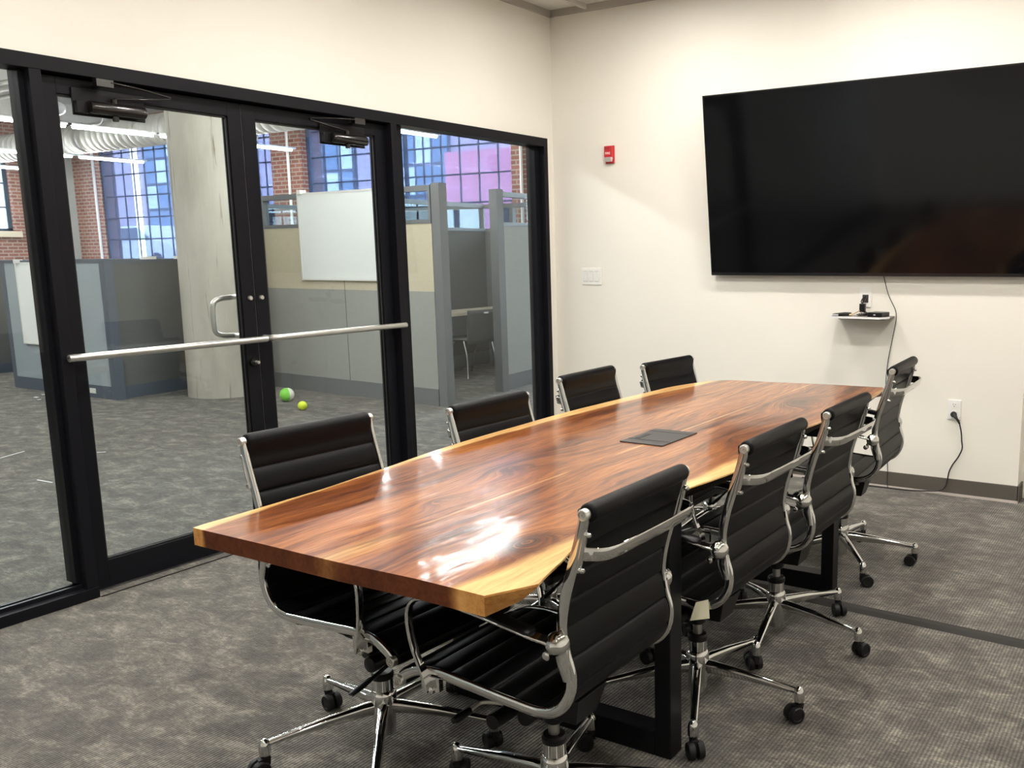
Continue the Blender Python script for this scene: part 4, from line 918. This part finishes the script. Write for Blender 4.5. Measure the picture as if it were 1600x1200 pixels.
# tall cubicle A
def panel(root, p0, p1, t, z0, z1, m, name, cap=None):
    """vertical slab from p0 to p1 (xy) with thickness t"""
    d = Vector((p1[0] - p0[0], p1[1] - p0[1])); n = Vector((-d.y, d.x)).normalized() * t / 2
    a, b2, c, e_ = (p0[0] - n.x, p0[1] - n.y), (p1[0] - n.x, p1[1] - n.y), (p1[0] + n.x, p1[1] + n.y), (p0[0] + n.x, p0[1] + n.y)
    return MB().prism([a, b2, c, e_], z0, z1).build(name, m, root, smooth=False)
def lerp2(a, b_, f): return (a[0] + (b_[0] - a[0]) * f, a[1] + (b_[1] - a[1]) * f)
def tall_run(root, p0, p1, nseg, low, mid, trim, glass=True, zs=1.07, zg=1.69, zt=2.03):
    Lh = math.hypot(p1[0] - p0[0], p1[1] - p0[1])
    panel(root, p0, p1, .062, 0, .16, trim, 'kick_strip')
    panel(root, p0, p1, .050, .16, zs, low, 'lower_fabric'); panel(root, p0, p1, .050, zs, zg, mid, 'upper_fabric')
    if glass:
        panel(root, p0, p1, .060, zg, zg + .035, trim, 'rail'); panel(root, p0, p1, .060, zt - .05, zt, trim, 'rail'); panel(root, p0, p1, .008, zg + .035, zt - .05, MT['cub_glass'], 'glass_band')
    for k in range(nseg + 1):
        f = k / nseg; h = .028 / Lh
        if glass: panel(root, lerp2(p0, p1, max(0, f - h)), lerp2(p0, p1, min(1, f + h)), .061, zg, zt, trim, 'glass_post')
        if 0 < k < nseg: panel(root, lerp2(p0, p1, f - .0025 / Lh), lerp2(p0, p1, f + .0025 / Lh), .053, .16, zg, MT['slot'], 'joint')
A = thing('tall_cubicle', 'tall beige and grey fabric cubicle with a glass top band, right of the column', 'cubicle', (0, 0, 0))
PA, PB = (-1.99, .965), (-5.85, 1.19)
tall_run(A, (-2.06, .970), PB, 3, MT['grey_fab'], MT['beige_fab'], MT['grey_trim'])
def post(root, x, y, s, z1, m, rz=0.0): return MB().box((x - s / 2, y - s / 2, 0), (x + s / 2, y + s / 2, z1), rz).build('post', m, root, smooth=False)
post(A, -2.00, .99, .10, 2.045, MT['grey_trim'])
post(A, -2.14, 1.97, .10, 2.045, MT['grey_trim'])
tall_run(A, (-2.16, 2.02), (-2.32, 3.30), 1, MT['grey_fab'], MT['grey_fab'], MT['grey_trim'])
tall_run(A, (-3.70, 1.10), (-3.95, 3.9), 1, MT['dark_fab'], MT['dark_fab'], MT['grey_trim'])
tall_run(A, (-2.33, 3.9), (-5.9, 4.1), 3, MT['dark_fab'], MT['dark_fab'], MT['grey_trim'])
tall_run(A, (-5.87, 1.22), (-5.95, 4.1), 2, MT['dark_fab'], MT['dark_fab'], MT['grey_trim'])
# whiteboard hung on its front
def board(name_lab, p0, p1, z0, z1, off, hooks=True):
    d = Vector((p1[0] - p0[0], p1[1] - p0[1])).normalized(); n = Vector((d.y, -d.x)) * off
    q0, q1 = (p0[0] + n.x, p0[1] + n.y), (p1[0] + n.x, p1[1] + n.y)
    t = thing('whiteboard', name_lab, 'whiteboard', (0, 0, 0))
    panel(t, q0, q1, .014, z0, z1, MT['board'], 'writing_surface')
    L_ = math.hypot(q1[0] - q0[0], q1[1] - q0[1]); f = .018 / L_
    for nm_, a, b2, u, v in (('frame', 0, 1, z0, z0 + .018), ('frame', 0, 1, z1 - .018, z1), ('frame', 0, f, z0 + .018, z1 - .018), ('frame', 1 - f, 1, z0 + .018, z1 - .018)): panel(t, lerp2(q0, q1, a), lerp2(q0, q1, b2), .022, u, v, MT['wb_frame'], nm_)
    for a in (.03, .93): panel(t, lerp2(q0, q1, a), lerp2(q0, q1, a + .04), .075, z1 - .01, z1 + .03, MT['wb_frame'], 'hanger')
    return t
board('large whiteboard hung on the beige side of the tall cubicle', (-3.955, 1.08), (-2.60, 1.002), 1.16, 2.03, .0)
bpy.data.objects['whiteboard'].location = (0, -.045, 0)
dk = thing('cubicle_desk', 'beige laminate desk inside the tall cubicle', 'desk', (0, 0, 0))
MB().box((-3.66, 1.20, .715), (-3.18, 3.72, .748)).build('desktop', MT['desk'], dk, smooth=False)
for y in (1.3, 2.30, 3.6): MB().box((-3.62, y, 0), (-3.24, y + .03, .715)).build('support', MT['grey_trim'], dk, smooth=False)
sc = thing('side_chair', 'dark grey plastic side chair with chrome legs at the cubicle desk', 'chair', (-3.06, 2.72, 0), D(176))
bk = []
for k in range(9):
    u = k / 8; z = .40 + .38 * u; x = -.02 - .05 * u; w_ = .215 + .02 * u
    bk.append([Vector((x - .018 * (1 - (q / 6 - 1) ** 2) + .02, w_ * (q / 6 - 1), z)) for q in range(13)])
mb = MB(); 
for r in bk: mb.v += [tuple(p) for p in r]
for j in range(8):
    for q in range(12): mb.face([j * 13 + q, j * 13 + q + 1, (j + 1) * 13 + q + 1, (j + 1) * 13 + q])
o = mb.build('backrest', MT['dark_fab'], sc, ang=60); s_ = o.modifiers.new('solid', 'SOLIDIFY'); s_.thickness = .012
MB().box((-.03, -.06, .735), (-.096, .0, .752)).build('hand_slot', MT['board'], sc, bevel=0.006)
MB().box((-.02, -.22, .43), (.40, .22, .455)).build('seat', MT['dark_fab'], sc, bevel=0.01)
for x, y in ((-.05, -.23), (-.05, .23), (.42, -.23), (.42, .23)):
    MB().tube(catmull([(x * .3 + .06, y * .95, .43), (x * .7 + .03, y * .97, .24), (x, y * 1.15, 0.012)], 5), .012, 10).build('leg', MT['chrome'], sc)

# low cubicle B
B = thing('low_cubicle', 'low blue grey cubicle with a whiteboard on its face, left of the column', 'cubicle', (0, 0, 0))
panel(B, (-7.12, -.27), (-5.28, -.27), .05, .13, 1.36, MT['blue_fab'], 'front_fabric'); panel(B, (-7.12, -.27), (-5.28, -.27), .062, 0, .13, MT['navy_trim'], 'kick_strip'); panel(B, (-7.12, -.27), (-5.28, -.27), .062, 1.355, 1.385, MT['navy_trim'], 'top_cap')
post(B, -7.14, -.26, .075, 1.385, MT['navy_trim']); post(B, -5.235, -.255, .09, 1.385, MT['navy_trim'])
panel(B, (-5.25, -.21), (-5.42, 1.5), .05, .13, 1.36, MT['dark_fab'], 'side_fabric'); panel(B, (-5.25, -.21), (-5.42, 1.5), .062, 0, .13, MT['navy_trim'], 'kick_strip'); panel(B, (-5.25, -.21), (-5.42, 1.5), .062, 1.355, 1.385, MT['navy_trim'], 'top_cap')
for p0, p1 in (((-7.15, .0), (-7.3, 3.0)), ((-7.2, 1.5), (-5.42, 1.5)), ((-5.45, 1.55), (-5.6, 3.3)), ((-9.6, 1.5), (-7.25, 1.5))):
    panel(B, p0, p1, .05, 0, 1.355, MT['dark_fab'], 'inner_panel'); panel(B, p0, p1, .062, 1.355, 1.385, MT['navy_trim'], 'top_cap')
Cc = thing('dark_cubicle', 'dark grey low cubicle panel at the far left edge of the side light', 'cubicle', (0, 0, 0))
panel(Cc, (-8.72, .22), (-8.95, 2.6), .05, .12, 1.36, MT['dark_fab'], 'side_fabric'); panel(Cc, (-8.72, .22), (-8.95, 2.6), .062, 0, .12, MT['navy_trim'], 'kick_strip'); panel(Cc, (-8.72, .22), (-8.95, 2.6), .062, 1.355, 1.385, MT['navy_trim'], 'top_cap')
panel(Cc, (-10.6, .22), (-8.75, .22), .05, 0, 1.36, MT['blue_fab'], 'front_fabric')
b2 = board('narrow whiteboard hung on the low blue grey cubicle', (-6.83, -.31), (-5.71, -.31), .50, 1.365, 0)
for x, y in ((-5.30, .22), (-5.36, .62)):
    o = MB().box((x - .05, y - .05, 1.385), (x + .05, y + .06, 1.415)).build('panel_clip', MT['white_plastic'], smooth=False); tag(o, 'white clip on top of the low cubicle side panel, ' + ('nearer the corner post' if y < .4 else 'nearer the concrete column'), 'clip', 'white clips on the low cubicle')
o = MB().box((-5.02, -.3105, .045), (-5.4, -.302, .09)).build('x', MT['white_plastic'], smooth=False); bpy.data.objects.remove(o)
o = MB().box((-5.66, -.310, .045), (-5.56, -.302, .095)).build('outlet_cover', MT['white_plastic'], smooth=False); tag(o, 'small white outlet cover in the kick strip of the low cubicle', 'outlet cover')

# balls and scraps on the office floor
bg_ = thing('play_ball', 'green and white ball on the office floor, larger of the two', 'ball', (-3.60, .46, 0))
def half(m, a0, a1, name):
    mb = MB(); R = .068; seg = 14; rings = []
    for j in range(13):
        th = PI * j / 12
        rings.append([(R * max(math.sin(th), 1e-4) * math.cos(a0 + (a1 - a0) * q / seg), R * max(math.sin(th), 1e-4) * math.sin(a0 + (a1 - a0) * q / seg), R - R * math.cos(th)) for q in range(seg + 1)])
    mb.loft(rings, closed=False, caps=False); return mb.build(name, m, bg_, ang=80)
half(MT['ball_g'], D(-160), D(-15), 'green_panel'); half(MT['ball_w'], D(-15), D(45), 'white_panel'); half(MT['ball_g'], D(45), D(200), 'green_panel')
tag(MB().sphere((-3.05, .19, .042), .042).build('tennis_ball', MT['ball_y']), 'small yellow tennis ball in front of the green ball', 'ball')
for p0, p1, lab in (((-3.32, -2.23), (-3.42, -2.02), 'long thin white scrap on the office carpet left of the mullion'), ((-2.39, -2.44), (-2.23, -2.43), 'short thin white scrap on the office carpet nearest the glass'), ((-2.89, -1.78), (-2.85, -1.74), 'tiny white scrap on the carpet behind the left door')):
    o = panel(None, p0, p1, .008, .0, .002, MT['paper'], 'paper_scrap'); tag(o, lab, 'scrap')
for k, (x, y, s) in enumerate(((-6.18, -.60, .05), (-6.10, -.50, .035), (-6.3, -.46, .03), (-5.98, -.66, .03))):
    o = MB().box((x, y, 0), (x + s, y + s * .6, .004), .4 * k).build('paper_scrap', MT['paper'], smooth=False); tag(o, ['largest white paper scrap on the carpet before the low cubicle', 'small white paper scrap just behind the largest one by the low cubicle', 'leftmost tiny white paper scrap before the low cubicle', 'tiny white paper scrap nearest the camera before the low cubicle'][k], 'scrap', 'paper scraps by the low cubicle')

# ================================================================== OUTSIDE
struct(MB().box((-60, YW + .4, -.3), (30, 60, .85)).build('ground_outside', MT['asphalt'], smooth=False), 'grey street outside the office windows', 'ground')
fb = thing('brick_building', 'mauve brick building across the street with a pink painted wall', 'building', (0, 0, 0))
FY = 21.0
MB().box((-56, FY, -.15), (-7.5, FY + 8, 14)).build('facade', MT['brick_far'], fb, smooth=False)
MB().box((-19.3, FY - .9, -.15), (-15.9, FY - .02, 4.95)).build('pink_wall', MT['pink'], fb, smooth=False)
for x in (-44.5, -38.8, -33.2, -27.4, -22.4, -14.6):
    f_ = MB().box((x, FY - .06, 1.2), (x + 2.6, FY - .005, 8.2)).build('window', MT['mull'], fb, smooth=False)
    for r in range(6):
        for c_ in range(3):
            MB().box((x + .1 + c_ * .84, FY - .085, 1.3 + r * 1.15), (x + .82 + c_ * .84, FY - .061, 2.32 + r * 1.15)).build('pane', MT['pale_panel'] if (r * 3 + c_ + int(x)) % 4 == 0 else MT['far_glass'], f_, smooth=False)
car = thing('parked_car', 'pale parked car seen through the blue shade', 'car', (-24.3, 12.0, .85), D(3))
prof = [(-2.2, .35), (-2.25, .75), (-1.9, .95), (-1.1, 1.02), (-.55, 1.45), (.7, 1.48), (1.35, 1.05), (2.05, .95), (2.25, .7), (2.2, .35)]
for sgn_, yy in ((1, 0),):
    r0 = [(x, -.85, z) for x, z in prof]; r1 = [(x, .85, z) for x, z in prof]
    MB().loft([r0, r1]).build('body', MT['car'], car, smooth=False, bevel=0.06)
MB().prism([(-.95, -.87), (1.2, -.87), (1.2, .87), (-.95, .87)], 1.04, 1.05).build('beltline', MT['car_dark'], car, smooth=False)
gw = MB().loft([[(-.95, -.865, 1.04), (1.2, -.865, 1.04), (.65, -.865, 1.40), (-.5, -.865, 1.40)], [(-.95, -.855, 1.04), (1.2, -.855, 1.04), (.65, -.855, 1.40), (-.5, -.855, 1.40)]]); gw.build('side_window', MT['car_dark'], car, smooth=False)
for x in (-1.4, 1.4):
    for y in (-.86, .66): MB().lathe((x, y, .33), (0, 1, 0), [(.33, 0), (.33, .2)], 24).build('wheel', MT['rubber'], car)
